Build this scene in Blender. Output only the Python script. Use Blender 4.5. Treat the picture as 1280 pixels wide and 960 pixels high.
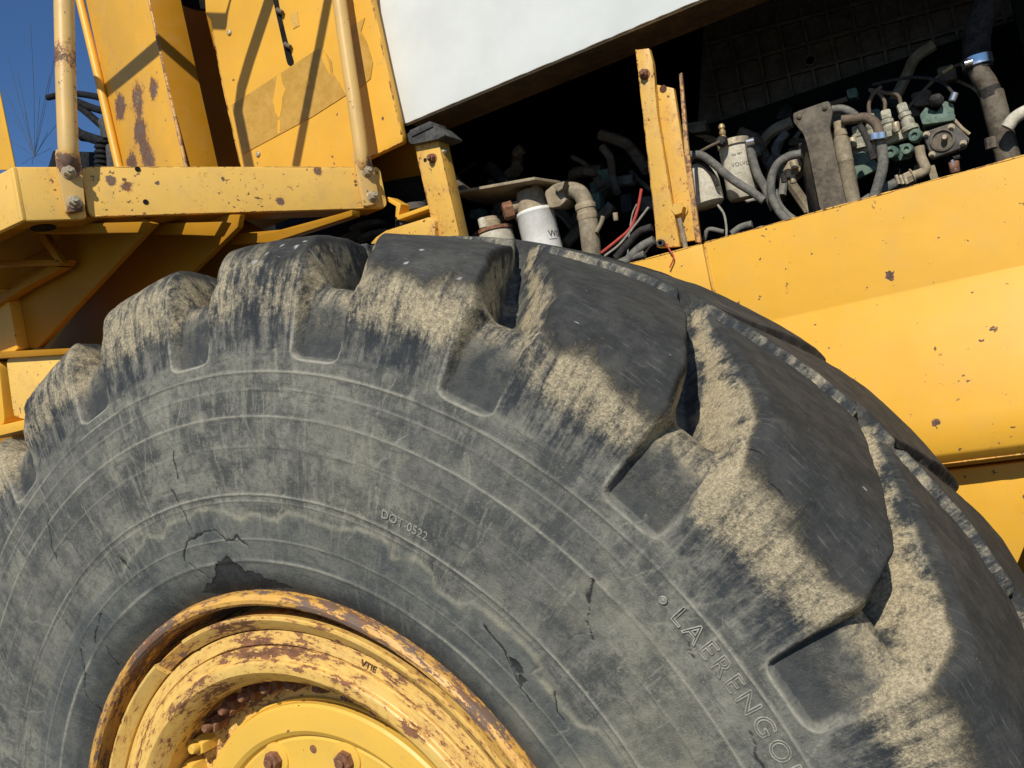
import bpy, bmesh, math, random
import numpy as np
from mathutils import Vector, Matrix

for o in list(bpy.data.objects):
    bpy.data.objects.remove(o)
random.seed(7)
scene = bpy.context.scene
COL = scene.collection

# ------------------------------------------------------------------ camera
# world: wheel axle = Y axis through the origin, X = along the machine (rear = +X), Z = up, metres
CAM = np.array([0.70255172, -0.94960633, 0.49444266])
ROT = np.array([[0.85333824, 0.48412489, -0.19348629],      # image right
                [-0.18154673, -0.071965, -0.98074554],      # image down
                [-0.48872757, 0.87203448, 0.0264808]])      # view direction
FPX = 1054.2158                                             # focal length for a 1280 px wide frame
cd = bpy.data.cameras.new('camera')
cam = bpy.data.objects.new('camera', cd)
COL.objects.link(cam)
m = Matrix.Identity(4)
for i in range(3):
    m[i][0] = ROT[0][i]; m[i][1] = -ROT[1][i]; m[i][2] = -ROT[2][i]; m[i][3] = CAM[i]
cam.matrix_world = m
cd.sensor_width = 36.0
cd.lens = 36.0 * FPX / 1280.0
cd.clip_start = 0.02
cd.clip_end = 5000
scene.camera = cam

# ------------------------------------------------------------------ light
SUN = Vector((0.20, -0.735, 0.645)).normalized()              # towards the sun
world = bpy.data.worlds.new('World')
scene.world = world
world.use_nodes = True
wn = world.node_tree.nodes
bg = wn['Background']
sky = wn.new('ShaderNodeTexSky')
sky.sky_type = 'NISHITA'
sky.sun_disc = False
sky.sun_elevation = math.asin(SUN.z)
sky.sun_rotation = math.atan2(SUN.x, SUN.y)
sky.altitude = 0
sky.air_density = 1.0
sky.dust_density = 0.0
sky.ozone_density = 10.0
world.node_tree.links.new(sky.outputs[0], bg.inputs[0])
bg.inputs[1].default_value = 0.09
sl = bpy.data.lights.new('sun', 'SUN')
sl.energy = 4.6
sl.angle = math.radians(0.53)
sl.color = (1.0, 0.94, 0.85)
so = bpy.data.objects.new('sun', sl)
so.rotation_euler = SUN.to_track_quat('Z', 'Y').to_euler()
so.location = (0, -3, 5)
COL.objects.link(so)
scene.view_settings.view_transform = 'Standard'
scene.view_settings.look = 'None'
scene.view_settings.exposure = 0.0
scene.view_settings.gamma = 1.0
scene.view_settings.use_curve_mapping = False
scene.cycles.max_bounces = 8
scene.cycles.diffuse_bounces = 5

# ------------------------------------------------------------------ helpers
def ray(x, y):
    return np.array([(x - 640) / FPX, (y - 480) / FPX, 1.0]) @ ROT
def at(x, y, Y):
    d = ray(x, y); return Vector(CAM + d * (Y - CAM[1]) / d[1])
def atp(x, y, p0, n):
    d = ray(x, y); n = np.array(n); return Vector(CAM + d * ((n @ np.array(p0) - n @ CAM) / (n @ d)))
def pxm(P):
    """metres per source pixel at a point"""
    return float((np.array(P) - CAM) @ ROT[2]) / FPX

def place(o, parent):
    COL.objects.link(o)
    if parent is not None:
        o.parent = parent
        o.matrix_parent_inverse = parent.matrix_world.inverted() if parent.type == 'EMPTY' else Matrix.Identity(4)
    return o
def mesh(name, verts, faces, mat, parent=None, smooth=False, bevel=0.0, seg=2):
    me = bpy.data.meshes.new(name)
    me.from_pydata([tuple(v) for v in verts], [], faces)
    bm = bmesh.new(); bm.from_mesh(me)
    bmesh.ops.recalc_face_normals(bm, faces=bm.faces)
    if bevel > 0:
        es = [e for e in bm.edges if len(e.link_faces) == 2 and e.calc_face_angle(0) > 0.5]
        bmesh.ops.bevel(bm, geom=es, offset=bevel, segments=seg, profile=0.6, affect='EDGES', clamp_overlap=True)
    bm.to_mesh(me); bm.free()
    if smooth or bevel > 0:
        me.polygons.foreach_set('use_smooth', [True] * len(me.polygons))
        if bevel > 0 or smooth == 'auto':
            me.set_sharp_from_angle(angle=math.radians(40))
    me.materials.append(mat)
    o = bpy.data.objects.new(name, me)
    return place(o, parent)
def prism(name, poly, vec, mat, parent=None, bevel=0.002):
    vec = Vector(vec); n = len(poly)
    v = [Vector(p) for p in poly] + [Vector(p) + vec for p in poly]
    f = [tuple(range(n)), tuple(range(2 * n - 1, n - 1, -1))]
    f += [(i, (i + 1) % n, n + (i + 1) % n, n + i) for i in range(n)]
    return mesh(name, v, f, mat, parent, False, bevel)
def plate(name, px, Y, thick, mat, parent=None, bevel=0.002):
    """a flat plate lying along the machine (facing -Y), outline given point by point"""
    return prism(name, [at(x, y, Y) for x, y in px], (0, thick, 0), mat, parent, bevel)
def catmull(P, n=8):
    P = [Vector(p) for p in P]
    if len(P) < 3: return P
    Q = [P[0] * 2 - P[1]] + P + [P[-1] * 2 - P[-2]]
    out = []
    for i in range(1, len(Q) - 2):
        a, b, c, d = Q[i - 1:i + 3]
        for k in range(n):
            t = k / n
            out.append(0.5 * ((2 * b) + (c - a) * t + (2 * a - 5 * b + 4 * c - d) * t * t + (3 * b - a - 3 * c + d) * t ** 3))
    out.append(P[-1]); return out
def tube_data(P, R, seg=14, cap=True, squash=None):
    V = []; F = []; n = len(P)
    if not hasattr(R, '__len__'): R = [R] * n
    t0 = (P[1] - P[0]).normalized()
    u = t0.orthogonal().normalized()
    for i in range(n):
        t = (P[min(i + 1, n - 1)] - P[max(i - 1, 0)]).normalized()
        u = (u - t * u.dot(t)).normalized(); w = t.cross(u)
        for k in range(seg):
            a = 2 * math.pi * k / seg
            V.append(P[i] + (u * math.cos(a) + w * math.sin(a)) * R[i])
    for i in range(n - 1):
        for k in range(seg):
            F.append((i * seg + k, i * seg + (k + 1) % seg, (i + 1) * seg + (k + 1) % seg, (i + 1) * seg + k))
    if cap:
        F.append(tuple(range(seg))[::-1]); F.append(tuple(range((n - 1) * seg, n * seg)))
    return V, F
def tube(name, P, R, mat, parent=None, seg=14, curve=True, n=8):
    P = [Vector(p) for p in P]
    if curve: P = catmull(P, n)
    V, F = tube_data(P, R, seg)
    return mesh(name, V, F, mat, parent, 'auto')
def tubepx(name, pts, Y, rpx, mat, parent=None, seg=14, curve=True):
    """a hose or pipe through points; pts are (x, y) or (x, y, Y)"""
    P = [at(q[0], q[1], q[2] if len(q) > 2 else Y) for q in pts]
    r = rpx * pxm(P[len(P) // 2])
    return tube(name, P, r, mat, parent, seg, curve)
def lathe(name, prof, origin, axis, mat, parent=None, seg=40, smooth='auto'):
    """prof: (radius, height) pairs turned about axis at origin"""
    ax = Vector(axis).normalized(); u = ax.orthogonal().normalized(); w = ax.cross(u); o = Vector(origin)
    V = []; F = []
    for r, h in prof:
        for k in range(seg):
            a = 2 * math.pi * k / seg
            V.append(o + ax * h + (u * math.cos(a) + w * math.sin(a)) * max(r, 1e-5))
    n = len(prof)
    for i in range(n - 1):
        for k in range(seg):
            F.append((i * seg + k, i * seg + (k + 1) % seg, (i + 1) * seg + (k + 1) % seg, (i + 1) * seg + k))
    F.append(tuple(range(seg))[::-1]); F.append(tuple(range((n - 1) * seg, n * seg)))
    return mesh(name, V, F, mat, parent, smooth)
def box(name, c, size, mat, parent=None, bevel=0.003, rot=None):
    c = Vector(c); h = [s / 2 for s in size]
    V = [Vector((sx * h[0], sy * h[1], sz * h[2])) for sx in (-1, 1) for sy in (-1, 1) for sz in (-1, 1)]
    if rot is not None: V = [rot @ v for v in V]
    V = [c + v for v in V]
    F = [(0, 1, 3, 2), (4, 6, 7, 5), (0, 4, 5, 1), (2, 3, 7, 6), (0, 2, 6, 4), (1, 5, 7, 3)]
    return mesh(name, V, F, mat, parent, False, bevel)
def smooth_corners(pts, r=0.35, n=4):
    """round the corners of a pixel polygon"""
    out = []; N = len(pts)
    for i in range(N):
        a, b, c = [Vector(pts[(i + k) % N]) for k in (-1, 0, 1)]
        p = b + (a - b) * r; q = b + (c - b) * r
        for k in range(n + 1):
            t = k / n
            out.append(tuple(p.lerp(b, t).lerp(b.lerp(q, t), t)))
    return out

# ------------------------------------------------------------------ materials
class NT:
    def __init__(s, name):
        s.m = bpy.data.materials.new(name); s.m.use_nodes = True
        s.t = s.m.node_tree; s.b = s.t.nodes['Principled BSDF']
        s.co = s.t.nodes.new('ShaderNodeTexCoord').outputs['Object']
    def n(s, typ, ins=None, **kw):
        nd = s.t.nodes.new(typ)
        for k, v in kw.items(): setattr(nd, k, v)
        for k, v in (ins or {}).items():
            if isinstance(v, bpy.types.NodeSocket): s.t.links.new(v, nd.inputs[k])
            else: nd.inputs[k].default_value = v
        return nd
    def noise(s, scale, detail=4, rough=0.55, vec=None, dist=0.0):
        return s.n('ShaderNodeTexNoise', {'Vector': vec if vec is not None else s.co, 'Scale': scale, 'Detail': detail, 'Roughness': rough, 'Distortion': dist}).outputs[0]
    def ramp(s, v, a, b, lo=0.0, hi=1.0):
        return s.n('ShaderNodeMapRange', {0: v, 1: a, 2: b, 3: lo, 4: hi}, interpolation_type='SMOOTHSTEP').outputs[0]
    def math(s, op, a, b=0.0, c=None):
        d = {0: a, 1: b}
        if c is not None: d[2] = c
        return s.n('ShaderNodeMath', d, operation=op).outputs[0]
    def mix(s, f, a, b):
        nd = s.n('ShaderNodeMix', data_type='RGBA')
        for sock, v in ((nd.inputs[0], f), (nd.inputs[6], a), (nd.inputs[7], b)):
            if isinstance(v, bpy.types.NodeSocket): s.t.links.new(v, sock)
            else: sock.default_value = (*v, 1.0) if hasattr(v, '__len__') and len(v) == 3 else v
        return nd.outputs[2]
    def mapping(s, scale, vec=None, rot=(0, 0, 0)):
        return s.n('ShaderNodeMapping', {0: vec if vec is not None else s.co, 2: rot, 3: scale}).outputs[0]
    def attr(s, name, out=2):
        return s.n('ShaderNodeAttribute', attribute_name=name).outputs[out]
    def bump(s, h, strength=0.3, dist=0.002, normal=None):
        d = {'Height': h, 'Strength': strength, 'Distance': dist}
        if normal is not None: d['Normal'] = normal
        return s.n('ShaderNodeBump', d).outputs[0]
    def set(s, **kw):
        for k, v in kw.items():
            k = k.replace('_', ' ')
            if isinstance(v, bpy.types.NodeSocket): s.t.links.new(v, s.b.inputs[k])
            else: s.b.inputs[k].default_value = (*v, 1.0) if hasattr(v, '__len__') and len(v) == 3 else v
        return s.m

YELLOW = (0.77, 0.412, 0.040)
def paint(name, base=YELLOW, spec=0.4, chips=0.5, rust=0.0, dirt=0.3, chip_scale=70, rough=0.42, seed=0.0, chip_col=(0.10, 0.055, 0.04), polar=False, patches=(), bare=False, specks=0.0):
    """old enamel: jagged chips, flaked rust with rubbed edges, dust film, faint orange peel"""
    t = NT(name)
    src = t.co
    if polar:                                   # round parts: wear follows the circumference
        sp = t.n('ShaderNodeSeparateXYZ', {0: t.co})
        ang = t.math('MULTIPLY', t.math('ARCTAN2', sp.outputs[0], sp.outputs[2]), 0.30 * 0.45)
        rad = t.math('SQRT', t.math('ADD', t.math('POWER', sp.outputs[0], 2.0), t.math('POWER', sp.outputs[2], 2.0)))
        src = t.n('ShaderNodeCombineXYZ', {0: ang, 1: t.math('MULTIPLY', rad, 1.3), 2: t.math('MULTIPLY', sp.outputs[1], 1.3)}).outputs[0]
    off = t.n('ShaderNodeVectorMath', {0: src, 1: (seed, seed * 1.7, -seed)}, operation='ADD').outputs[0]
    big = t.noise(6, 5, 0.6, off)
    mid = t.noise(28, 6, 0.65, off)
    c = t.mix(t.ramp(big, 0.3, 0.72), tuple(x * 0.92 for x in base), tuple(min(1, x * 1.05) for x in base))
    dull = tuple(0.55 * x + 0.45 * y for x, y in zip(base, (0.46, 0.33, 0.16)))
    c = t.mix(t.math('MULTIPLY', t.ramp(mid, 0.42, 0.75), dirt), c, dull)
    scr = t.noise(1, 3, 0.6, t.mapping((260, 90, 30), off, (0.3, 0.2, 0.5)))
    c = t.mix(t.math('MULTIPLY', t.ramp(scr, 0.62, 0.75), 0.18 * dirt), c, (0.30, 0.17, 0.06))
    # jagged chips of many sizes
    wob = t.n('ShaderNodeTexNoise', {'Vector': off, 'Scale': 110.0, 'Detail': 4.0, 'Roughness': 0.7}).outputs[1]
    wo2 = t.n('ShaderNodeVectorMath', {0: wob, 1: (0.5, 0.5, 0.5)}, operation='SUBTRACT').outputs[0]
    wo3 = t.n('ShaderNodeVectorMath', {0: wo2, 'Scale': 0.9 / chip_scale}, operation='SCALE').outputs[0]
    cv = t.n('ShaderNodeVectorMath', {0: off, 1: wo3}, operation='ADD').outputs[0]
    chip = None
    for sc_, am in ((chip_scale, 0.24 * chips), (chip_scale * 2.4, 0.17 * chips)):
        vo = t.n('ShaderNodeTexVoronoi', {'Vector': cv, 'Scale': float(sc_), 'Randomness': 1.0})
        cell = t.n('ShaderNodeSeparateColor', {0: vo.outputs['Color']})
        size = t.math('MULTIPLY', t.ramp(cell.outputs[0], 1.0 - am, 1.0, 0.0, 1.0), t.math('MULTIPLY_ADD', t.math('POWER', cell.outputs[1], 2.0), 0.26, 0.07))
        k = t.math('LESS_THAN', vo.outputs['Distance'], size)
        chip = k if chip is None else t.math('MAXIMUM', chip, k)
    if specks > 0:
        sp_ = t.math('ADD', t.math('MULTIPLY', t.noise(115, 5, 0.62, off), 0.68), t.math('MULTIPLY', t.noise(9, 3, 0.6, off), 0.32))
        chip = t.math('MAXIMUM', chip, t.ramp(sp_, 0.680 - 0.075 * specks, 0.690 - 0.075 * specks))
    rc = t.mix(t.ramp(t.noise(260, 3, 0.6, off), 0.35, 0.7), chip_col, tuple(x * 2.0 for x in chip_col))
    if rust > 0 or patches:
        rn = t.math('ADD', t.math('MULTIPLY', t.noise(26 if not polar else 30, 9, 0.76, off), 0.58), t.math('MULTIPLY', t.noise(150, 7, 0.78, off), 0.42))
        base_n = rn
        for (pt, rr) in patches:
            dv = t.n('ShaderNodeVectorMath', {0: t.co, 1: tuple(pt)}, operation='DISTANCE').outputs['Value']
            rn = t.math('ADD', rn, t.ramp(dv, rr * 1.5, rr * 0.3, 0.0, 0.22))
        rm = t.ramp(rn, 0.665 - 0.26 * rust, 0.680 - 0.26 * rust)
        chip = t.math('MAXIMUM', chip, rm)
        halo = t.ramp(rn, 0.58 - 0.26 * rust, 0.675 - 0.26 * rust)
        c = t.mix(t.math('MULTIPLY', halo, 0.40), c, (0.50, 0.20, 0.045))
        rc = t.mix(t.ramp(t.noise(150, 5, 0.7, off), 0.35, 0.7), (0.105, 0.045, 0.024), (0.285, 0.130, 0.058))
        if bare: rc = t.mix(t.ramp(t.noise(60, 5, 0.7, off), 0.35, 0.65), rc, (0.17, 0.12, 0.09))
    c = t.mix(chip, c, rc)
    r = t.math('MULTIPLY_ADD', chip, 0.40, t.math('MULTIPLY_ADD', mid, 0.25, rough - 0.10))
    h = t.math('SUBTRACT', t.math('MULTIPLY', t.noise(500, 2, 0.5, off), 0.10), chip)
    h = t.math('ADD', h, t.math('MULTIPLY', t.noise(14, 3, 0.5, off), 2.0))
    return t.set(Base_Color=c, Roughness=r, Normal=t.bump(h, 0.25, 0.0012), Specular_IOR_Level=spec)
def metal_dirty(name, c1, c2, scale=60, rough=0.65, metallic=0.0, seed=0.0, bump=0.35):
    t = NT(name)
    off = t.n('ShaderNodeVectorMath', {0: t.co, 1: (seed, seed, seed)}, operation='ADD').outputs[0]
    a = t.noise(scale, 6, 0.65, off); b = t.noise(scale * 5, 4, 0.6, off)
    f = t.ramp(t.math('ADD', t.math('MULTIPLY', a, 0.65), t.math('MULTIPLY', b, 0.35)), 0.36, 0.64)
    return t.set(Base_Color=t.mix(f, c1, c2), Roughness=t.math('MULTIPLY_ADD', a, 0.3, rough - 0.15), Metallic=metallic, Specular_IOR_Level=(0.04 if max(c2) < 0.07 else 0.3), Normal=t.bump(b, bump, 0.001))

M = {}
M['paint'] = paint('yellow_paint', chips=0.25, chip_scale=70, specks=0.35)
M['paint_frame'] = paint('yellow_paint_frame', chips=0.95, dirt=0.28, chip_scale=46, specks=0.42, seed=2.2)
M['paint_chipped'] = paint('yellow_paint_chipped', base=(0.85, 0.525, 0.115), chips=1.0, rust=0.14, dirt=0.6, chip_scale=85, seed=3.1, specks=1.0,
                           patches=[((-.400, -.095, .955), .009), ((-.391, -.075, .945), .011), ((-.25, .21, .968), .010), ((-.285, .14, .915), .008)], bare=True)
M['paint_post'] = paint('yellow_paint_posts', base=(0.72, 0.42, 0.075), specks=1.0, chips=0.9, rust=0.34, dirt=1.0, seed=5.3, chip_scale=95)
_e = at(231, 205, .37); _n = (-.30, -.954, 0)
M['paint_pillar'] = paint('yellow_paint_pillar', chips=0.6, rust=0.14, dirt=0.6, seed=31.0, chip_scale=90, patches=[(atp(150, 133, _e, _n), .040), (atp(172, 122, _e, _n), .040), (atp(192, 110, _e, _n), .030), (atp(175, 165, _e, _n), .045), (atp(185, 198, _e, _n), .045), (atp(165, 205, _e, _n), .04)], bare=True)
_f = np.array([-.343, .02, .935]) + np.array([.896, -.445, 0]) * .012; _fn = (.896, -.445, 0)
M['paint_rail'] = paint('yellow_paint_rail', base=(0.66, 0.43, 0.14), chips=0.7, specks=0.9, rust=0.16, dirt=0.8, seed=6.1, chip_scale=95, patches=[(atp(86, 204, _f, _fn), .020), (atp(95, 262, _f, _fn), .012), (atp(458, 204, _f, _fn), .018), (atp(82, 75, _f, _fn), .03)], bare=True)
M['paint_rim'] = paint('rim_paint', base=(0.80, 0.53, 0.14), chips=0.9, rust=0.54, dirt=0.8, seed=8.0, chip_scale=110, polar=True)
M['paint_lip'] = paint('rim_lip_paint', base=(0.72, 0.42, 0.09), chips=0.9, rust=0.68, dirt=0.8, seed=11.0, chip_scale=110, polar=True, bare=True)
M['paint_lipflat'] = paint('bare_rusty_edge', base=(0.60, 0.36, 0.12), chips=0.6, rust=0.62, dirt=0.9, seed=41.0, chip_scale=110, bare=True)
M['paint_hub'] = paint('hub_paint', base=(0.78, 0.48, 0.075), chips=0.35, rust=0.06, dirt=0.35, seed=14.0, chip_scale=110, polar=True)
M['paint_shade'] = paint('yellow_paint_shaded', spec=0.08, base=(0.40, 0.185, 0.012), chips=0.25, rust=0.05, dirt=0.25, seed=17.0)  # darker copy of the yellow, shade on under and inner sides put into it
M['white'] = paint('white_paint', base=(0.76, 0.785, 0.73), chips=0.0, dirt=0.03, seed=20.0, rough=0.35)
M['edgewear'] = paint('worn_edge_paint', base=(0.74, 0.42, 0.06), specks=1.6, chips=1.2, rust=0.50, dirt=0.8, seed=51.0, chip_scale=120)
M['brownflange'] = metal_dirty('dark_brown_flange', (0.055, 0.038, 0.022), (0.14, 0.085, 0.04), 30, 0.8)  # dark brown, mottled, for the hood's lower flange and edge
M['decal'] = metal_dirty('decal_brown', (0.45, 0.255, 0.040), (0.55, 0.325, 0.068), 40, 0.5, 0, 3, 0.1)
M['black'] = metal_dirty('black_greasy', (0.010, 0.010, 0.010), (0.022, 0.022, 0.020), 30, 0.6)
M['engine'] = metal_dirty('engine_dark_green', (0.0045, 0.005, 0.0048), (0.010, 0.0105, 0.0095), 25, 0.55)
M['rubberpart'] = metal_dirty('old_rubber_mount', (0.035, 0.035, 0.034), (0.11, 0.105, 0.095), 50, 0.8)
M['bolt'] = metal_dirty('bolt_zinc', (0.30, 0.24, 0.15), (0.55, 0.48, 0.34), 160, 0.5, 0.3)
M['rustbolt'] = metal_dirty('bolt_rusty', (0.13, 0.055, 0.032), (0.30, 0.15, 0.08), 130, 0.8)
M['tan'] = metal_dirty('dusty_casting', (0.24, 0.19, 0.12), (0.40, 0.33, 0.22), 70, 0.8)
M['tandark'] = metal_dirty('dusty_pipe', (0.17, 0.14, 0.095), (0.32, 0.27, 0.18), 60, 0.75)
M['filter'] = metal_dirty('filter_white', (0.62, 0.60, 0.54), (0.76, 0.75, 0.70), 30, 0.5, 0, 0, 0.1)
M['filterdirty'] = metal_dirty('filter_dusty', (0.42, 0.38, 0.28), (0.64, 0.60, 0.48), 40, 0.7, 0, 5, 0.15)
M['hose'] = metal_dirty('hose_grey', (0.085, 0.085, 0.075), (0.20, 0.19, 0.16), 60, 0.75, 0, 1, 0.2)
M['hosedark'] = metal_dirty('hose_black', (0.02, 0.02, 0.02), (0.06, 0.055, 0.05), 60, 0.6)
M['hosebrown'] = metal_dirty('hose_brown', (0.09, 0.065, 0.045), (0.17, 0.13, 0.09), 60, 0.75)
M['pump'] = metal_dirty('pump_green', (0.05, 0.10, 0.078), (0.16, 0.22, 0.165), 45, 0.6, 0, 2, 0.2)
M['pumppale'] = metal_dirty('pump_pale', (0.20, 0.20, 0.145), (0.50, 0.47, 0.36), 60, 0.7, 0, 4)
M['brackgrey'] = metal_dirty('bracket_bare_steel', (0.062, 0.050, 0.035), (0.165, 0.138, 0.098), 35, 0.65, 0.0)
M['ribbed'] = metal_dirty('ribbed_black', (0.045, 0.042, 0.036), (0.11, 0.10, 0.085), 30, 0.6)
M['chrome'] = metal_dirty('clamp_steel', (0.65, 0.66, 0.66), (0.80, 0.80, 0.80), 30, 0.25, 0.9, 0, 0.1)
M['red'] = metal_dirty('wire_red', (0.42, 0.05, 0.04), (0.5, 0.09, 0.06), 60, 0.5)
M['wiregrey'] = metal_dirty('wire_grey', (0.20, 0.19, 0.16), (0.34, 0.32, 0.27), 60, 0.6)
M['plastic'] = metal_dirty('cab_black_plastic', (0.012, 0.012, 0.013), (0.03, 0.03, 0.03), 60, 0.4)
M['lettering'] = metal_dirty('filter_print', (0.015, 0.015, 0.015), (0.04, 0.04, 0.04), 100, 0.6)
M['brass'] = metal_dirty('brass', (0.32, 0.22, 0.09), (0.48, 0.36, 0.18), 90, 0.45, 0.4)

def glass_mat():
    t = NT('windscreen_glass')
    return t.set(Base_Color=(0.95, 0.98, 1.0), Roughness=0.0, Transmission_Weight=1.0, IOR=1.02)
M['glass'] = glass_mat()

# ------------------------------------------------------------------ ground
def ground_mat():
    t = NT('dry_dirt')
    a = t.noise(0.8, 8, 0.6); b = t.noise(30, 6, 0.7)
    c = t.mix(t.ramp(a, 0.35, 0.65), (0.085, 0.077, 0.064), (0.12, 0.108, 0.09))
    c = t.mix(t.math('MULTIPLY', t.ramp(b, 0.4, 0.7), 0.5), c, (0.065, 0.06, 0.05))
    return t.set(Base_Color=c, Roughness=0.95, Normal=t.bump(b, 0.6, 0.02))
g = mesh('ground', [(-600, -600, -0.733), (600, -600, -0.733), (600, 600, -0.733), (-600, 600, -0.733)], [(0, 1, 2, 3)], ground_mat())
g['kind'] = 'structure'

# ------------------------------------------------------------------ the machine
LOADER = bpy.data.objects.new('wheel_loader', None)
LOADER.location = (0, 0.45, -0.733)
COL.objects.link(LOADER)
LOADER['label'] = 'worn yellow wheel loader with big dusty tyre, white hood and open engine bay'
LOADER['category'] = 'wheel loader'
bpy.context.view_layer.update()
L = LOADER

# ================================================================== tyre
def vnoise(x, y, seed=0):
    """smooth value noise on arrays"""
    xi = np.floor(x).astype(np.int64); yi = np.floor(y).astype(np.int64)
    fx = x - xi; fy = y - yi
    fx = fx * fx * (3 - 2 * fx); fy = fy * fy * (3 - 2 * fy)
    def h(a, b):
        n = (a * 374761393 + b * 668265263 + seed * 1442695041) & 0xFFFFFFFF
        n = ((n ^ (n >> 13)) * 1274126177) & 0xFFFFFFFF
        return ((n ^ (n >> 16)) & 0xFFFF) / 65535.0
    a = h(xi, yi); b = h(xi + 1, yi); c = h(xi, yi + 1); d = h(xi + 1, yi + 1)
    return a + (b - a) * fx + (c - a) * fy + (a - b - c + d) * fx * fy
def fbm(x, y, oct=4, seed=0):
    s = 0; a = 0.5; t = 0
    for k in range(oct):
        s = s + a * vnoise(x * 2 ** k, y * 2 ** k, seed + k); t += a; a *= 0.5
    return s / t
def sstep(a, b, x):
    t = np.clip((x - a) / (b - a), 0, 1); return t * t * (3 - 2 * t)

YC = -0.10                                # centre plane of the tyre
PITCH = 16.02
FAR_OFF = 3.6                            # the far row of lugs is out of step with the near one
C0 = 16.4
NL = 22
# pockets (shoulder notches): the ones in view keep their pitch, the rest share what is left
centres = [C0 + PITCH * k for k in range(-7, 7)]
rest = 360 - (centres[-1] - centres[0]); nrest = NL - len(centres) + 1
centres += [centres[-1] + rest / nrest * (k + 1) for k in range(nrest - 1)]
centres = np.array(centres)
def smooth_interp(x, xp, fp):
    """monotone cubic through knots"""
    xp = np.array(xp, float); fp = np.array(fp, float)
    d = np.diff(fp) / np.diff(xp); mm = np.zeros_like(fp)
    mm[0] = d[0]; mm[-1] = d[-1]
    for i in range(1, len(d)):
        mm[i] = 0 if d[i - 1] * d[i] <= 0 else 2 * d[i - 1] * d[i] / (d[i - 1] + d[i])
    i = np.clip(np.searchsorted(xp, x) - 1, 0, len(d) - 1)
    h = xp[i + 1] - xp[i]; t = np.clip((x - xp[i]) / h, 0, 1)
    return ((2 * t ** 3 - 3 * t ** 2 + 1) * fp[i] + (t ** 3 - 2 * t ** 2 + t) * h * mm[i] + (-2 * t ** 3 + 3 * t ** 2) * fp[i + 1] + (t ** 3 - t ** 2) * h * mm[i + 1])
# profile parameter q: 0..1 sidewall, 1..2 shoulder, 2..3 tread to the centre plane
QS = np.concatenate([np.linspace(0, 1, 215, endpoint=False), np.linspace(1, 2, 105, endpoint=False), np.linspace(2, 3, 90)])
def half_profile(q):
    ro = smooth_interp(q, [0, .06, .14, .26, .40, .55, .75, .93, 1, 1.06, 1.12, 1.5, 1.62, 1.75, 1.85, 1.93, 2, 2.15, 2.35, 3],
                       [.350, .3615, .377, .405, .437, .470, .530, .582, .595, .601, .607, .645, .660, .678, .693, .704, .712, .7185, .7215, .7245])
    yo = smooth_interp(q, [0, .06, .14, .26, .40, .55, .75, .93, 1, 1.06, 1.12, 1.5, 1.62, 1.75, 1.85, 1.93, 2, 2.15, 2.35, 3],
                       [-.318, -.335, -.345, -.352, -.357, -.3595, -.362, -.3585, -.3575, -.357, -.356, -.351, -.348, -.3435, -.336, -.325, -.312, -.280, -.237, -.100])
    kg = [0, 1, 1.03, 1.05, 1.12, 1.3, 1.5, 1.6, 1.66, 1.72, 1.80, 1.86, 1.93, 2, 2.3, 2.6, 3]
    rg = smooth_interp(q, kg, [.350, .595, .5972, .5985, .606, .624, .643, .653, .6595, .6622, .6615, .654, .6505, .6505, .662, .676, .700])
    yg = smooth_interp(q, kg, [-.318, -.3575, -.3515, -.3480, -.3460, -.3415, -.3365, -.3315, -.3255, -.3175, -.304, -.297, -.291, -.281, -.227, -.18, -.100])
    s1 = q < 1
    rg = np.where(s1, ro, rg); yg = np.where(s1, yo, yg)
    return ro, yo, rg, yg
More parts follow.
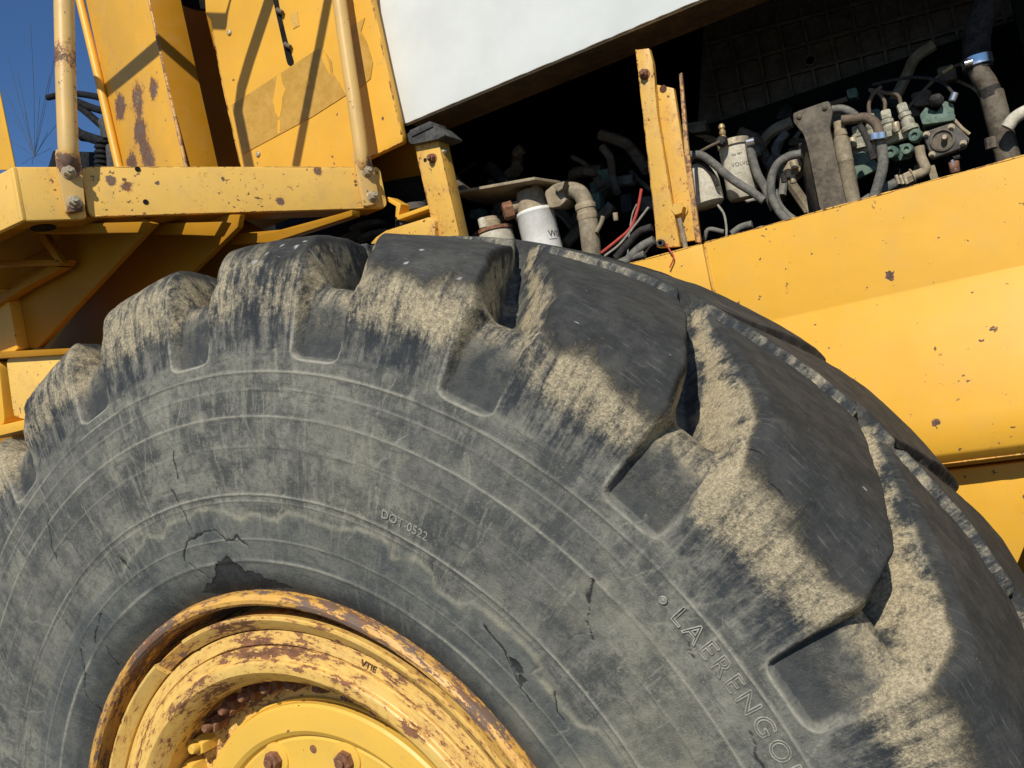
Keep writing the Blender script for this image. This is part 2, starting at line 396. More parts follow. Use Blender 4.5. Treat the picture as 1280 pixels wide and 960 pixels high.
def groove(q, th, cs, seed):
    """0 on a lug, 1 in a groove; th is wrapped to the nearest pocket"""
    kq = [1.0, 1.06, 1.5, 1.62, 1.75, 2.0, 2.13, 2.60, 3.0]
    e1 = np.interp(q, kq, [-2.45, -2.60, -2.40, -2.3, -2.15, -3.35, -4.6, -7.8, -11.1])
    e2 = np.interp(q, kq, [2.6, 2.85, 2.65, 2.6, 2.95, 1.9, .25, -5.0, -9.2])
    w1 = np.interp(q, kq, [.35, .35, .38, .5, .7, .85, .8, .6, .45])
    w2 = np.interp(q, kq, [.35, .35, .38, .7, 1.9, 2.5, 2.3, 1.4, .6])
    rd = np.interp(q, kq, [.12, .12, .25, .6, 1.3, 1.6, 1.5, .9, .4])          # rounding of the trailing lug edge
    r1 = np.interp(q, kq, [.12, .12, .25, .4, .45, .45, .45, .3, .2])
    jag = np.interp(q, [1.0, 1.55, 1.8, 3.0], [.12, .25, 1.0, 1.0])
    best = np.zeros(np.broadcast(q, th).shape); foot_f = np.full(best.shape, 9.0)
    order = np.sort(np.concatenate([cs - 360, cs, cs + 360]))
    for c in order:
        if c < th.min() - 14 or c > th.max() + 14: continue
        d = th - c
        j1 = e1 + jag * (0.30 * (fbm(q * 9 + c, th * 0.35, 3, seed) - 0.5) + 0.10 * (vnoise(q * 30, th * 2 + c, seed + 5) - 0.5))
        j2 = e2 + jag * 0.55 * (fbm(q * 7 - c, th * 0.35, 3, seed + 9) - 0.5)
        a = np.clip((d - j1 + r1) / (w1 + r1), 0, 1); b = np.clip((j2 + rd - d) / (w2 + rd), 0, 1)
        a = a ** 1.6; a = np.where(a > .8, 1 - (1 - a) ** 2 / .4 - .1 + .1 * (a - .8) / .2, a) if False else sstep(0, 1, a)
        b = b ** (1 + .9 * rd / 1.6); b = b * (1 + .35 * (1 - b)); b = np.clip(b, 0, 1)
        v = np.minimum(a, b)
        # rounded foot of the pocket
        fo = (np.abs(d - .05) / 2.72) ** 4 + (np.clip(1.20 - q, 0, 1) / .195) ** 4
        v = np.where(q < 1.22, v * sstep(1.12, .80, fo), v)
        foot_f = np.minimum(foot_f, fo)
        best = np.maximum(best, v)
    best = np.where(q <= 1.0, 0, best)
    return best, foot_f
# ---- surface marks on the outer sidewall, measured as (radius, angle)
def pol(x, y, Y=-.359):
    p = at(x, y, Y); return math.hypot(p.x, p.z), math.degrees(math.atan2(p.x, p.z))
WAVE = [(150, 720), (160, 700), (171, 689), (183, 670), (204, 672), (208, 656), (225, 650), (237, 647), (246, 637), (275, 637), (300, 650), (310, 642), (346, 652), (360, 639), (388, 651), (416, 660), (454, 663), (479, 672),
        (494, 685), (490, 697), (522, 701), (538, 716), (544, 738), (572, 755), (591, 754), (610, 766), (641, 794), (669, 819), (672, 830), (677, 835), (664, 842), (675, 851), (704, 887), (722, 908), (747, 912), (772, 944), (790, 975), (805, 1010)]
CRACKS = [[(219, 564), (221, 585), (224, 600)], [(216, 612), (229, 643), (235, 656)], [(225, 704), (229, 681), (246, 668), (267, 664), (279, 677), (292, 672), (304, 685)], [(231, 706), (250, 727)],
          [(96, 814), (98, 847), (96, 872), (104, 893), (112, 939)], [(123, 768), (117, 789), (112, 806)], [(123, 810), (129, 839)], [(6, 810), (15, 843)], [(62, 650), (66, 680), (80, 720)],
          [(607, 786), (632, 818), (643, 851), (660, 880)], [(736, 768), (741, 797)], [(937, 916), (945, 930), (953, 960)], [(745, 725), (738, 745), (737, 768)], [(150, 700), (160, 713)], [(866, 790), (862, 810), (868, 822)], [(690, 868), (701, 905)]]
BLOTS = [[(277, 693), (296, 714), (317, 727), (350, 740), (267, 752), (237, 747), (254, 718)], [(637, 826), (650, 832), (649, 843), (641, 842)], [(645, 842), (656, 848), (652, 858), (646, 856)]]
RIDGES = [(.5835, .0016, .0012), (.566, .0011, .0008), (.5405, .0013, .0010), (.5115, .0009, .0007), (.4635, .0014, .0013), (.4570, .0010, .0006), (.4180, .0010, .0008), (.3950, .0022, .0010)]

def seg_dist(px_, py_, poly):
    d = np.full(px_.shape, 1e9)
    for (ax, ay), (bx, by) in zip(poly[:-1], poly[1:]):
        vx, vy = bx - ax, by - ay
        t = np.clip(((px_ - ax) * vx + (py_ - ay) * vy) / (vx * vx + vy * vy + 1e-12), 0, 1)
        d = np.minimum(d, np.hypot(px_ - ax - t * vx, py_ - ay - t * vy))
    return d
def inside(px_, py_, poly):
    r = np.zeros(px_.shape, bool); n = len(poly)
    for i in range(n):
        (x1, y1), (x2, y2) = poly[i], poly[(i + 1) % n]
        c = ((y1 > py_) != (y2 > py_)) & (px_ < (x2 - x1) * (py_ - y1) / (y2 - y1 + 1e-12) + x1)
        r ^= c
    return r
def xz(pts):
    return [(at(x, y, -.359).x, at(x, y, -.359).z) for x, y in pts]

def tyre_sector(th0, th1, step, qs, detail):
    th = np.arange(th0, th1 + step * 0.5, step); th = np.linspace(th0, th1, len(th))
    nq = len(qs)
    # near half then far half (mirrored)
    q = np.concatenate([qs, qs[::-1][1:]])
    far = np.concatenate([np.zeros(nq, bool), np.ones(nq - 1, bool)])
    ro, yo, rg, yg = half_profile(q)
    yo = np.where(far, 2 * YC - yo, yo); yg = np.where(far, 2 * YC - yg, yg)
    T, Q = np.meshgrid(th, q)             # rows: profile, columns: angle
    FAR = np.repeat(far[:, None], len(th), 1)
    gn, fn_ = groove(Q[:nq], T[:nq], centres, 1)
    gf, ff_ = groove(Q[nq:], T[nq:], centres + FAR_OFF, 31)
    G = np.concatenate([gn, gf]); FO = np.concatenate([fn_, ff_])
    R = ro[:, None] * (1 - G) + rg[:, None] * G
    Y = yo[:, None] * (1 - G) + yg[:, None] * G
    # jagged centre groove between the two rows of lugs
    yc = -.118 + .016 * (fbm(T * 0.14, T * 0, 3, 77) - .5) * 2 + .006 * (vnoise(T * .9, T * 0, 78) - .5)
    dc = np.abs(Y - yc)
    cg = np.where(Q > 2.0, sstep(.0115, .0050, dc + .006 * (vnoise(T * 2.2, Y * 250, 79) - .5)), 0) * (1 - G)
    up_ = sstep(-.004, .006, Y - yc + .004 * (vnoise(T * 1.7, T * 0, 80) - .5)) * (Q > 2.0) * (1 - G)
    R = R - .006 * cg * (1 - up_) + .0062 * up_          # the far row stands proud behind a torn step
    cg = np.maximum(cg * .8, np.where(Q > 2.0, np.exp(-((Y - yc - .001) / .0045) ** 2), 0) * (1 - G) * (.25 + .75 * sstep(.35, .65, fbm(T * .8, Y * 120, 3, 83))))
    S = np.cumsum(np.concatenate([[0], np.hypot(np.diff(ro), np.diff(yo))]))[:, None] + 0 * T
    X = np.radians(T) * .6
    qb = np.interp(T, [-60, -10, 8, 25, 42, 60], [2.02, 2.0, 1.93, 1.81, 1.73, 1.74])
    top = sstep(-.15, .15, Q - qb + .16 * (fbm(X * 9, S * 9, 2, 6) - .5) + .22 * (fbm(X * 26, S * 26, 4, 5) - .5)) * (1 - sstep(.02, .25, G)) * (1 - np.clip(1.4 * cg, 0, 1))
    wall = np.clip(1 - np.abs(G - .45) / .5, 0, 1) * (Q > 1.5)
    floor_ = sstep(.8, 1, G) * (Q > 1.05)
    # lumps, scuffs and torn edges
    lug = sstep(1.0, 1.1, Q)
    nx, ny = np.sin(0) * T, 1
    lump = (fbm(X * 14, S * 14, 4, 11) - .5)
    fine = (fbm(X * 90, S * 90, 3, 21) - .5)
    R = R + lug * (.0045 * lump + .0013 * fine * (1 - .6 * top))
    Y = Y - np.where(FAR, -1, 1) * ((1 - lug) * .0022 * lump * sstep(.08, .3, Q) + sstep(.9, 1.0, Q) * (1 - sstep(1.8, 2.2, Q)) * (.004 * lump + .0012 * fine))
    crack = np.zeros_like(R); wave = np.zeros_like(R); line = np.zeros_like(R); inner = np.zeros_like(R)
    side = (Q < 1.0)
    for rr, w, h in RIDGES:
        b = np.exp(-((R - rr) / w) ** 2) * (Q < 1.02)
        gap = sstep(.30, .62, fbm(X * 14 + rr * 100, T * 0, 4, int(rr * 1000))) * .78 + .02
        b = np.exp(-((R - rr) / (w * .8)) ** 2) * (Q < 1.02)
        Y = Y - np.where(FAR, -1, 1) * b * h
        line = np.maximum(line, b * gap * (.55 + .45 * (h > .0009)))
    if detail:
        k = slice(0, int(np.searchsorted(qs, 1.1)))
        Px = R[k] * np.sin(np.radians(T[k])); Pz = R[k] * np.cos(np.radians(T[k]))
        jx = Px + .0075 * (fbm(Px * 110, Pz * 110, 4, 51) - .5); jz = Pz + .0075 * (fbm(Px * 110, Pz * 110, 4, 52) - .5)
        wp = xz(WAVE)
        dw = seg_dist(jx, jz, wp)
        wave[k] = np.exp(-(dw / .0018) ** 2) + .45 * np.exp(-(dw / .006) ** 2)
        wave[k] = np.maximum(wave[k], .75 * sstep(8, 40, T[k]) * sstep(.575, .52, R[k]) * sstep(.40, .62, fbm(X[k] * 9, S[k] * 9, 5, 71)))
        rw = np.array([math.hypot(a, b) for a, b in wp]); tw = np.array([math.degrees(math.atan2(a, b)) for a, b in wp])
        o = np.argsort(tw)
        rin = np.interp(T[k], tw[o], rw[o], left=.43, right=.44)
        inner[k] = sstep(.003, -.003, R[k] - rin)
        Y[k] -= .0014 * inner[k] * sstep(.36, .40, R[k])
        crack[k] = np.maximum(crack[k], .40 * sstep(.396, .376, R[k] + .012 * (fbm(Px * 30, Pz * 30, 3, 66) - .5)))
        for c in CRACKS:
            d = seg_dist(jx, jz, xz(c)); wdt = .0005 + .0017 * vnoise(Px * 70, Pz * 70, 61) ** 2
            crack[k] = np.maximum(crack[k], np.exp(-(d / wdt) ** 2))
        for c in BLOTS:
            crack[k] = np.maximum(crack[k], inside(jx + .010 * (fbm(Px * 45, Pz * 45, 4, 63) - .5), jz + .010 * (fbm(Px * 45, Pz * 45, 4, 64) - .5), xz(c)) * (.60 + .5 * fbm(Px * 90, Pz * 90, 3, 65)))
        # small random checks and scuffs
        rng = np.random.RandomState(4)
        for _ in range(16):
            a = math.radians(rng.uniform(-70, 95)); r = rng.uniform(.41, .60); ln = rng.uniform(.004, .022); dr = rng.uniform(-.5, .5)
            x0, z0 = r * math.sin(a), r * math.cos(a)
            e = (x0 + ln * math.sin(a + dr), z0 + ln * math.cos(a + dr))
            cc = slice(max(0, int((math.degrees(a) - 6 - th0) / step)), max(0, int((math.degrees(a) + 6 - th0) / step)))
            if cc.stop <= cc.start: continue
            d = seg_dist(jx[:, cc], jz[:, cc], [(x0, z0), e])
            crack[k, cc] = np.maximum(crack[k, cc], .55 * np.exp(-(d / .0007) ** 2))
        scr = np.zeros_like(Px)
        for _ in range(95):
            a = math.radians(rng.uniform(-70, 95)); r = rng.uniform(.40, .59); ln = rng.uniform(.015, .06); dr = rng.uniform(-.6, .6)
            x0, z0 = r * math.sin(a), r * math.cos(a)
            e = (x0 + ln * math.sin(a + dr), z0 + ln * math.cos(a + dr))
            cc = slice(max(0, int((math.degrees(a) - 9 - th0) / step)), max(0, int((math.degrees(a) + 9 - th0) / step)))
            if cc.stop <= cc.start: continue
            d = seg_dist(jx[:, cc], jz[:, cc], [(x0, z0), e])
            scr[:, cc] = np.maximum(scr[:, cc], rng.uniform(.25, .7) * np.exp(-(d / .0007) ** 2))
        line[k] = np.maximum(line[k], scr)
        Y += np.where(FAR, -1, 1) * 0.0016 * np.clip(crack, 0, 1)
    white = np.zeros_like(R)
    for yy_, tt_, ra, rb in ((-.337, 8.3, 3.2, 1.4), (-.332, 9.3, 2, 1.2), (-.324, 10.3, 2, 1.2), (-.328, 12.2, 2.6, 1.3), (-.320, 12.4, 2, 1.2), (-.322, 13.6, 2, 1.2), (-.317, 23.6, 2.5, 1.2), (-.333, 23.3, 2, 1.2), (-.336, 28.3, 2, 1), (-.346, 3.0, 3.5, 2), (-.352, -13.6, 4, 2), (-.284, 57.6, 2.6, 1.3)):
        white = np.maximum(white, 1.0 * ((((T - tt_) * .0124) / (ra * .001)) ** 2 + ((Y - yy_) / (rb * .0012)) ** 2 + .8 * (vnoise(T * 5, Y * 900, 97) - .5) < 1) * (~FAR) * (Q > 1.5))
    V = np.stack([R * np.sin(np.radians(T)), Y, R * np.cos(np.radians(T))], -1)
    ok_ = np.where(FAR, 0, 1) * (.45 + .55 * sstep(.25, .5, fbm(X * 20, S * 20, 3, 91)))
    rimline = np.exp(-((FO - 1.04) / np.where(Q < 1.10, .26, .30)) ** 2) * sstep(.985, 1.0, Q) * (1 - .75 * sstep(1.12, 1.5, Q)) * (1 - sstep(1.5, 1.6, Q)) * ok_
    line = np.maximum(line, np.clip(rimline, 0, 1))
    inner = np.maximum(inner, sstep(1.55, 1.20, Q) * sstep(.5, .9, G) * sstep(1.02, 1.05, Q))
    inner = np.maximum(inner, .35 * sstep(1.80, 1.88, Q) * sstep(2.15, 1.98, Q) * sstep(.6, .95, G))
    tan = np.clip(sstep(1.02, 1.50, Q) * (1 - sstep(2.1, 2.25, Q)) * (.40 + .60 * sstep(1.10, 1.55, Q)) + .9 * wall + .25 * floor_ + .6 * cg, 0, 1)
    bar = sstep(1.48, 1.64, Q) * (1 - sstep(1.80, 1.85, Q)) * sstep(.7, 1, G)
    edge = np.exp(-((G - .05) / .10) ** 2) * sstep(.003, .02, G) * sstep(1.05, 1.2, Q)
    tan = np.clip(tan + .75 * bar + .35 * edge, 0, 1); floor_ = floor_ * (1 - .85 * bar)
    load = np.interp(np.floor((T - C0) / PITCH + .5 * (Q < 0)), np.arange(-9, 24), np.random.RandomState(3).uniform(.72, 1.12, 33))
    load = np.where((T > 38) & (T < 110), np.maximum(load, .98), load)
    tan = np.clip(tan * load, 0, 1)
    return dict(V=V, T=T, Q=Q, G=np.maximum(G, cg), FAR=FAR, S=S, X=X, top=top, tan=tan, crack=np.clip(crack, 0, 1), wave=np.clip(wave, 0, 1), line=line, inner=inner, foot=floor_, wall=wall, white=white)

KEEP = ('top', 'tan', 'crack', 'wave', 'line', 'inner', 'foot', 'wall', 'white')
def rubber():
    t = NT('tyre_rubber')
    pol_ = t.attr('polar', 1)
    top, tan, crack, wave, line, inner, foot, wall, white = [t.attr(k) for k in KEEP]
    n0 = t.noise(5, 5, 0.65); n1 = t.noise(14, 10, 0.76); n2 = t.noise(42, 9, 0.76); n3 = t.noise(170, 8, 0.76); n4 = t.noise(620, 3, 0.65); n5 = t.noise(300, 7, 0.78)
    offw = t.math('SUBTRACT', 1.0, t.ramp(wall, 0.1, 0.6))
    streak = t.noise(1, 10, 0.76, t.mapping((105, 15, 1), pol_))        # dust dragged along the radius
    streak = t.math('ADD', t.math('MULTIPLY', streak, offw), t.math('MULTIPLY', n2, t.math('SUBTRACT', 1.0, offw)))
    streak2 = t.noise(1, 6, 0.7, t.mapping((220, 40, 1), pol_))
    arc = t.noise(1, 9, 0.75, t.mapping((8, 50, 1), pol_))             # scuffs along the circumference
    scuff = t.noise(1, 7, 0.74, t.mapping((50, 420, 1), pol_, (0, 0, 0.75)))
    grit = t.math('ADD', t.math('MULTIPLY', n3, 0.5), t.math('MULTIPLY', n5, 0.5))
    dark = t.mix(t.ramp(n2, 0.40, 0.62), (0.030, 0.032, 0.031), (0.050, 0.051, 0.047))
    # weathered sidewall: charcoal with a green cast, smudged dust, dark rubs
    grey = t.mix(t.ramp(n1, 0.40, 0.60), (0.078, 0.082, 0.074), (0.225, 0.220, 0.176))
    grey = t.mix(t.math('MULTIPLY', t.ramp(streak, 0.50, 0.62), 0.55), grey, (0.300, 0.288, 0.230))
    grey = t.mix(t.math('MULTIPLY', t.ramp(n2, 0.50, 0.62), 0.50), grey, (0.285, 0.275, 0.215))
    grey = t.mix(t.math('MULTIPLY', t.ramp(arc, 0.52, 0.62), 0.60), grey, (0.056, 0.060, 0.058))
    grey = t.mix(t.math('MULTIPLY', t.ramp(n0, 0.45, 0.62), 0.40), grey, (0.070, 0.076, 0.072))
    grey = t.mix(t.math('MULTIPLY', t.ramp(grit, 0.49, 0.59), 0.55), grey, (0.048, 0.053, 0.053))
    grey = t.mix(t.math('MULTIPLY', t.ramp(n5, 0.56, 0.66), 0.50), grey, (0.36, 0.35, 0.29))
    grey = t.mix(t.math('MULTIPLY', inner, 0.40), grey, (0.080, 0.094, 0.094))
    # sandy powder: streaked film, thick where it cannot be rubbed off
    crumb = t.ramp(t.math('ADD', t.math('MULTIPLY', n5, 0.6), t.math('MULTIPLY', n4, 0.4)), 0.42, 0.60)
    tanc = t.mix(crumb, (0.32, 0.268, 0.170), (0.60, 0.505, 0.320))
    sm = t.math('ADD', t.math('MULTIPLY', streak, 0.38), t.math('ADD', t.math('MULTIPLY', n2, 0.18), t.math('ADD', t.math('MULTIPLY', grit, 0.20), t.math('MULTIPLY', n1, 0.24))))
    tm = t.math('ADD', t.math('MULTIPLY', wall, 0.06), t.math('ADD', t.math('MULTIPLY', tan, 0.175), sm))
    lugc = t.mix(t.ramp(sm, 0.45, 0.57), (0.040, 0.045, 0.048), (0.200, 0.194, 0.158))
    c = t.mix(t.ramp(tan, 0.002, 0.03), grey, lugc)
    c = t.mix(t.math('MULTIPLY', t.ramp(tm, 0.585, 0.725), t.ramp(tan, 0.02, 0.35)), c, tanc)
    gr = t.mix(t.ramp(n2, 0.42, 0.60), (0.062, 0.068, 0.068), (0.165, 0.162, 0.135))
    gr = t.mix(t.math('MULTIPLY', crumb, t.ramp(n1, 0.50, 0.62)), gr, (0.36, 0.31, 0.215))
    gr = t.mix(t.math('MULTIPLY', t.ramp(grit, 0.49, 0.59), 0.5), gr, (0.055, 0.058, 0.056))
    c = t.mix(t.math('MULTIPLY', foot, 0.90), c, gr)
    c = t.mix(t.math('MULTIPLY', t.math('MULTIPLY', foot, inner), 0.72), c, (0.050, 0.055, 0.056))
    # worn tread faces: smooth black rubber with fine scratches, pale nicks and a thin film near the edges
    tc = t.mix(t.math('MULTIPLY', t.ramp(scuff, 0.54, 0.66), 0.55), dark, (0.135, 0.132, 0.116))
    tc = t.mix(t.math('MULTIPLY', t.ramp(n1, 0.52, 0.66), 0.30), tc, (0.125, 0.120, 0.100))
    nick = t.ramp(t.noise(1, 4, 0.65, t.mapping((60, 260, 1), pol_, (0, 0, 0.6))), 0.69, 0.72)
    tc = t.mix(t.math('MULTIPLY', nick, 0.8), tc, (0.42, 0.40, 0.34))
    cut = t.ramp(t.noise(1, 3, 0.6, t.mapping((26, 230, 1), pol_, (0, 0, -0.35))), 0.29, 0.26)
    tc = t.mix(t.math('MULTIPLY', cut, 0.7), tc, (0.014, 0.014, 0.014))
    tf = t.ramp(t.math('ADD', top, t.math('ADD', t.math('MULTIPLY_ADD', n5, 1.3, -0.65), t.math('MULTIPLY_ADD', n2, 1.5, -0.75))), 0.22, 0.80)
    c = t.mix(tf, c, tc)
    # dust lying on the moulding lines, the tide mark, and dark cracks
    c = t.mix(t.math('MULTIPLY', line, t.ramp(n3, 0.35, 0.60, 0.35, 0.95)), c, (0.40, 0.38, 0.30))
    c = t.mix(t.math('MULTIPLY', wave, t.ramp(n2, 0.35, 0.65, 0.20, 0.80)), c, (0.27, 0.255, 0.185))
    c = t.mix(t.math('MULTIPLY', t.ramp(crack, 0.2, 0.7), t.ramp(n2, 0.3, 0.6, 0.6, 0.95)), c, (0.020, 0.021, 0.022))
    c = t.mix(t.math('MULTIPLY', white, 0.75), c, (0.50, 0.50, 0.46))
    h = t.math('MULTIPLY', t.math('ADD', t.math('MULTIPLY', grit, 1.3), t.math('MULTIPLY', n4, 0.5)), t.math('MULTIPLY_ADD', tf, -0.65, 1.0))
    h = t.math('SUBTRACT', h, t.math('MULTIPLY', t.math('MULTIPLY', cut, tf), 0.8))
    h = t.math('ADD', h, t.math('MULTIPLY', t.math('MULTIPLY', streak2, offw), 0.4))
    nrm = t.bump(h, t.ramp(tan, 0.0, 0.6, 0.5, 0.95), 0.0026)
    rough = t.math('SUBTRACT', 0.88, t.math('MULTIPLY', tf, t.ramp(n2, 0.3, 0.7, 0.02, 0.16)))
    return t.set(Base_Color=c, Roughness=rough, Normal=nrm, Specular_IOR_Level=0.2)
M['rubber'] = rubber()

def emit_mesh(name, V, faces, D, keep, parent, Nrm):
    """a mesh from the quads FACES (indices into the sector grid), with its attributes and the sector's normals"""
    idx = np.unique(faces); remap = np.full(V.shape[0], -1, np.int64); remap[idx] = np.arange(len(idx))
    f = remap[faces]
    me = bpy.data.meshes.new(name)
    me.vertices.add(len(idx)); me.vertices.foreach_set('co', V[idx].astype(np.float32).ravel())
    me.loops.add(f.size); me.loops.foreach_set('vertex_index', f.astype(np.int32).ravel())
    me.polygons.add(len(f)); me.polygons.foreach_set('loop_start', np.arange(0, f.size, 4, dtype=np.int32))
    me.polygons.foreach_set('use_smooth', np.ones(len(f), bool))
    me.update(calc_edges=True)
    for k in keep:
        at_ = me.attributes.new(k, 'FLOAT', 'POINT'); at_.data.foreach_set('value', D[k].ravel()[idx].astype(np.float32))
    pa = me.attributes.new('polar', 'FLOAT_VECTOR', 'POINT')
    pv = np.stack([D['X'].ravel()[idx], D['S'].ravel()[idx], np.zeros(len(idx))], -1)
    pa.data.foreach_set('vector', pv.astype(np.float32).ravel())
    me.normals_split_custom_set_from_vertices(Nrm[idx].astype(np.float32))
    me.materials.append(M['rubber'])
    return place(bpy.data.objects.new(name, me), parent)

def grid_normals(V):
    du = np.gradient(V, axis=0); dv = np.gradient(V, axis=1)
    n = np.cross(du, dv); return n / (np.linalg.norm(n, axis=-1, keepdims=True) + 1e-12)
sectors = [tyre_sector(-92, 106, 0.15, QS, True), tyre_sector(106, 268, 0.9, QS[::3] if (len(QS) - 1) % 3 == 0 else np.append(QS[::3], QS[-1]), False)]
packs = []
TYRE = None
for si, D in enumerate(sectors):
    V = D['V']; nr, nc = V.shape[:2]
    N = grid_normals(V)
    if si == 0:
        ctr = V.mean(axis=(0, 1))
    # outward test on one tread point
    i0 = nr // 2; out = V[i0, nc // 2] * np.array([1, 0, 1])
    flip = (N[i0, nc // 2] @ out) < 0
    if flip: N = -N
    ids = np.arange(nr * nc).reshape(nr, nc)
    a, b, c, d = ids[:-1, :-1], ids[:-1, 1:], ids[1:, 1:], ids[1:, :-1]
    quads = np.stack([a, b, c, d], -1)
    p = V.reshape(-1, 3)
    t0 = quads[nr // 2, nc // 2]; fn = np.cross(p[t0[1]] - p[t0[0]], p[t0[2]] - p[t0[0]])
    if fn @ N.reshape(-1, 3)[t0[0]] < 0: quads = quads[..., ::-1]
    qm = (D['Q'][:-1, :-1] + D['Q'][1:, 1:]) / 2; gm = (D['G'][:-1, :-1] + D['G'][1:, 1:]) / 2
    tm = (D['T'][:-1, :-1] + D['T'][1:, 1:]) / 2; fm = D['FAR'][1:, 1:]
    islug = (qm > 1.06) & (gm < 0.5)
    # which lug: compare with the skewed groove line
    skew = np.interp(qm, [1, 1.75, 2, 2.13, 2.6, 3], [0, .3, -.65, -2.1, -6.35, -10.1])
    lid = np.zeros(qm.shape, int)
    for side_, cs in ((False, np.sort(centres)), (True, np.sort(centres + FAR_OFF))):
        full = np.sort(np.concatenate([cs - 360, cs, cs + 360]))
        k = np.searchsorted(full, tm - skew) % NL
        lid = np.where(fm == side_, k + (NL if side_ else 0), lid)
    lid = np.where(islug, lid, -1)
    packs.append((D, p, N.reshape(-1, 3), quads, lid))
# carcass first, then each lug as a piece of it
carc = []
for D, p, N, quads, lid in packs:
    carc.append(emit_mesh('tyre' if TYRE is None else 'tyre_casing', p, quads[lid < 0], D, KEEP, L if TYRE is None else TYRE, N))
    if TYRE is None: TYRE = carc[0]
TYRE['label'] = 'dusty grey tyre with deep chunky tread lugs'
for D, p, N, quads, lid in packs:
    for k in np.unique(lid[lid >= 0]):
        sel = quads[lid == k]
        if len(sel) > 30: emit_mesh('tread_lug', p, sel, D, KEEP, TYRE, N)

# ---- moulded lettering on the sidewall: outlined letters bent round the axle
def moulded_text(text, name, size, r, th_start, mat, parent, outline=0.0006, y=None, spacing=1.0, extrude=0.0, lift_=.0012):
    cu = bpy.data.curves.new(name, 'FONT'); cu.body = text; cu.size = size; cu.space_character = spacing
    if outline:
        cu.fill_mode = 'NONE'; cu.bevel_depth = outline; cu.bevel_resolution = 1
    else:
        cu.extrude = extrude
    cu.resolution_u = 4
    tmp = bpy.data.objects.new(name, cu); COL.objects.link(tmp)
    bpy.context.view_layer.update()
    me = bpy.data.meshes.new_from_object(tmp.evaluated_get(bpy.context.evaluated_depsgraph_get()))
    bpy.data.objects.remove(tmp)
    n = len(me.vertices); co = np.empty(n * 3); me.vertices.foreach_get('co', co); co = co.reshape(-1, 3)
    rr = r + co[:, 1]; th = math.radians(th_start) + co[:, 0] / r
    yy = (np.interp(rr, yr_r, yr_y) - lift_ if y is None else y) - co[:, 2]
    me.vertices.foreach_set('co', np.stack([rr * np.sin(th), yy, rr * np.cos(th)], -1).astype(np.float32).ravel())
    me.materials.clear(); me.materials.append(mat); me.update()
    o = bpy.data.objects.new(name, me); return place(o, parent)
_q = np.linspace(0, 1, 100); _h = half_profile(_q); yr_r, yr_y = _h[0], _h[1]
M['letterdust'] = metal_dirty('moulded_letter_rubber', (0.19, 0.185, 0.155), (0.36, 0.35, 0.285), 70, 0.85, 0, 9, 0.3)
M['letterdust2'] = metal_dirty('moulded_letter_faint', (0.075, 0.08, 0.075), (0.17, 0.165, 0.135), 70, 0.85, 0, 9, 0.3)
r1, t1 = pol(838, 765); r2, t2 = pol(985, 945)
moulded_text('LAERENGOE', 'moulded_lettering', .0205, .5645, t1 + .2, M['letterdust'], TYRE, .0006, spacing=1.27)
r3, t3 = pol(475, 641)
moulded_text('DOT-0522', 'moulded_code', .0115, r3 - .003, t3 + .3, M['letterdust'], TYRE, 0, extrude=.0006, lift_=.0005)
# small moulded dot before the letters
pd = at(829, 750, -.3605)
lathe('moulded_dot', [(.0034, 0), (.0034, .001), (.0026, .0016), (.0018, .0010), (.0008, .0018), (0, .002)], pd, (0, -1, 0), M['letterdust'], TYRE, 16)

# ================================================================== rim, lock ring and hub
def ring(name, prof, mat, parent, seg=192, gap=None):
    """prof: closed (r, y) section turned about the axle; gap=(a, b) degrees leaves a split"""
    a0, a1 = (0, 360) if gap is None else (gap[1], gap[0] + 360)
    n = len(prof); V = []; F = []
    cnt = seg if gap is None else seg + 1
    for i in range(cnt):
        a = math.radians(a0 + (a1 - a0) * i / seg)
        V += [(r * math.sin(a), y, r * math.cos(a)) for r, y in prof]
    for i in range(seg):
        j = (i + 1) % cnt
        for k in range(n):
            l = (k + 1) % n
            F.append((i * n + k, i * n + l, j * n + l, j * n + k))
    if gap is not None:
        F.append(tuple(range(n))); F.append(tuple(range((cnt - 1) * n, cnt * n)))
    o = mesh(name, V, F, mat, parent, True)
    o.data.set_sharp_from_angle(angle=math.radians(22))
    return o
RIM = ring('rim', [(.3000, -.22), (.3000, -.3235), (.3010, -.3250), (.3145, -.3225), (.3155, -.3205), (.3160, -.300), (.330, -.285), (.345, -.25), (.345, -.15), (.30, -.05), (.28, -.05), (.29, -.22)], M['paint_rim'], L)
RIM['label'] = 'rust-chipped yellow wheel rim of several nested rings'
ring('side_ring', [(.3370, -.285), (.3440, -.300), (.3450, -.330), (.3460, -.3405), (.3490, -.3440), (.3530, -.3448), (.3580, -.3415), (.3605, -.333), (.3595, -.318), (.352, -.300), (.345, -.280)], M['paint_lip'], RIM)
ring('lock_ring', [(.3165, -.300), (.3165, -.3245), (.3180, -.3262), (.3290, -.3342), (.3318, -.3342), (.3328, -.3325), (.3330, -.315), (.331, -.300)], M['paint_rim'], RIM, 190, (-31, -20.5))
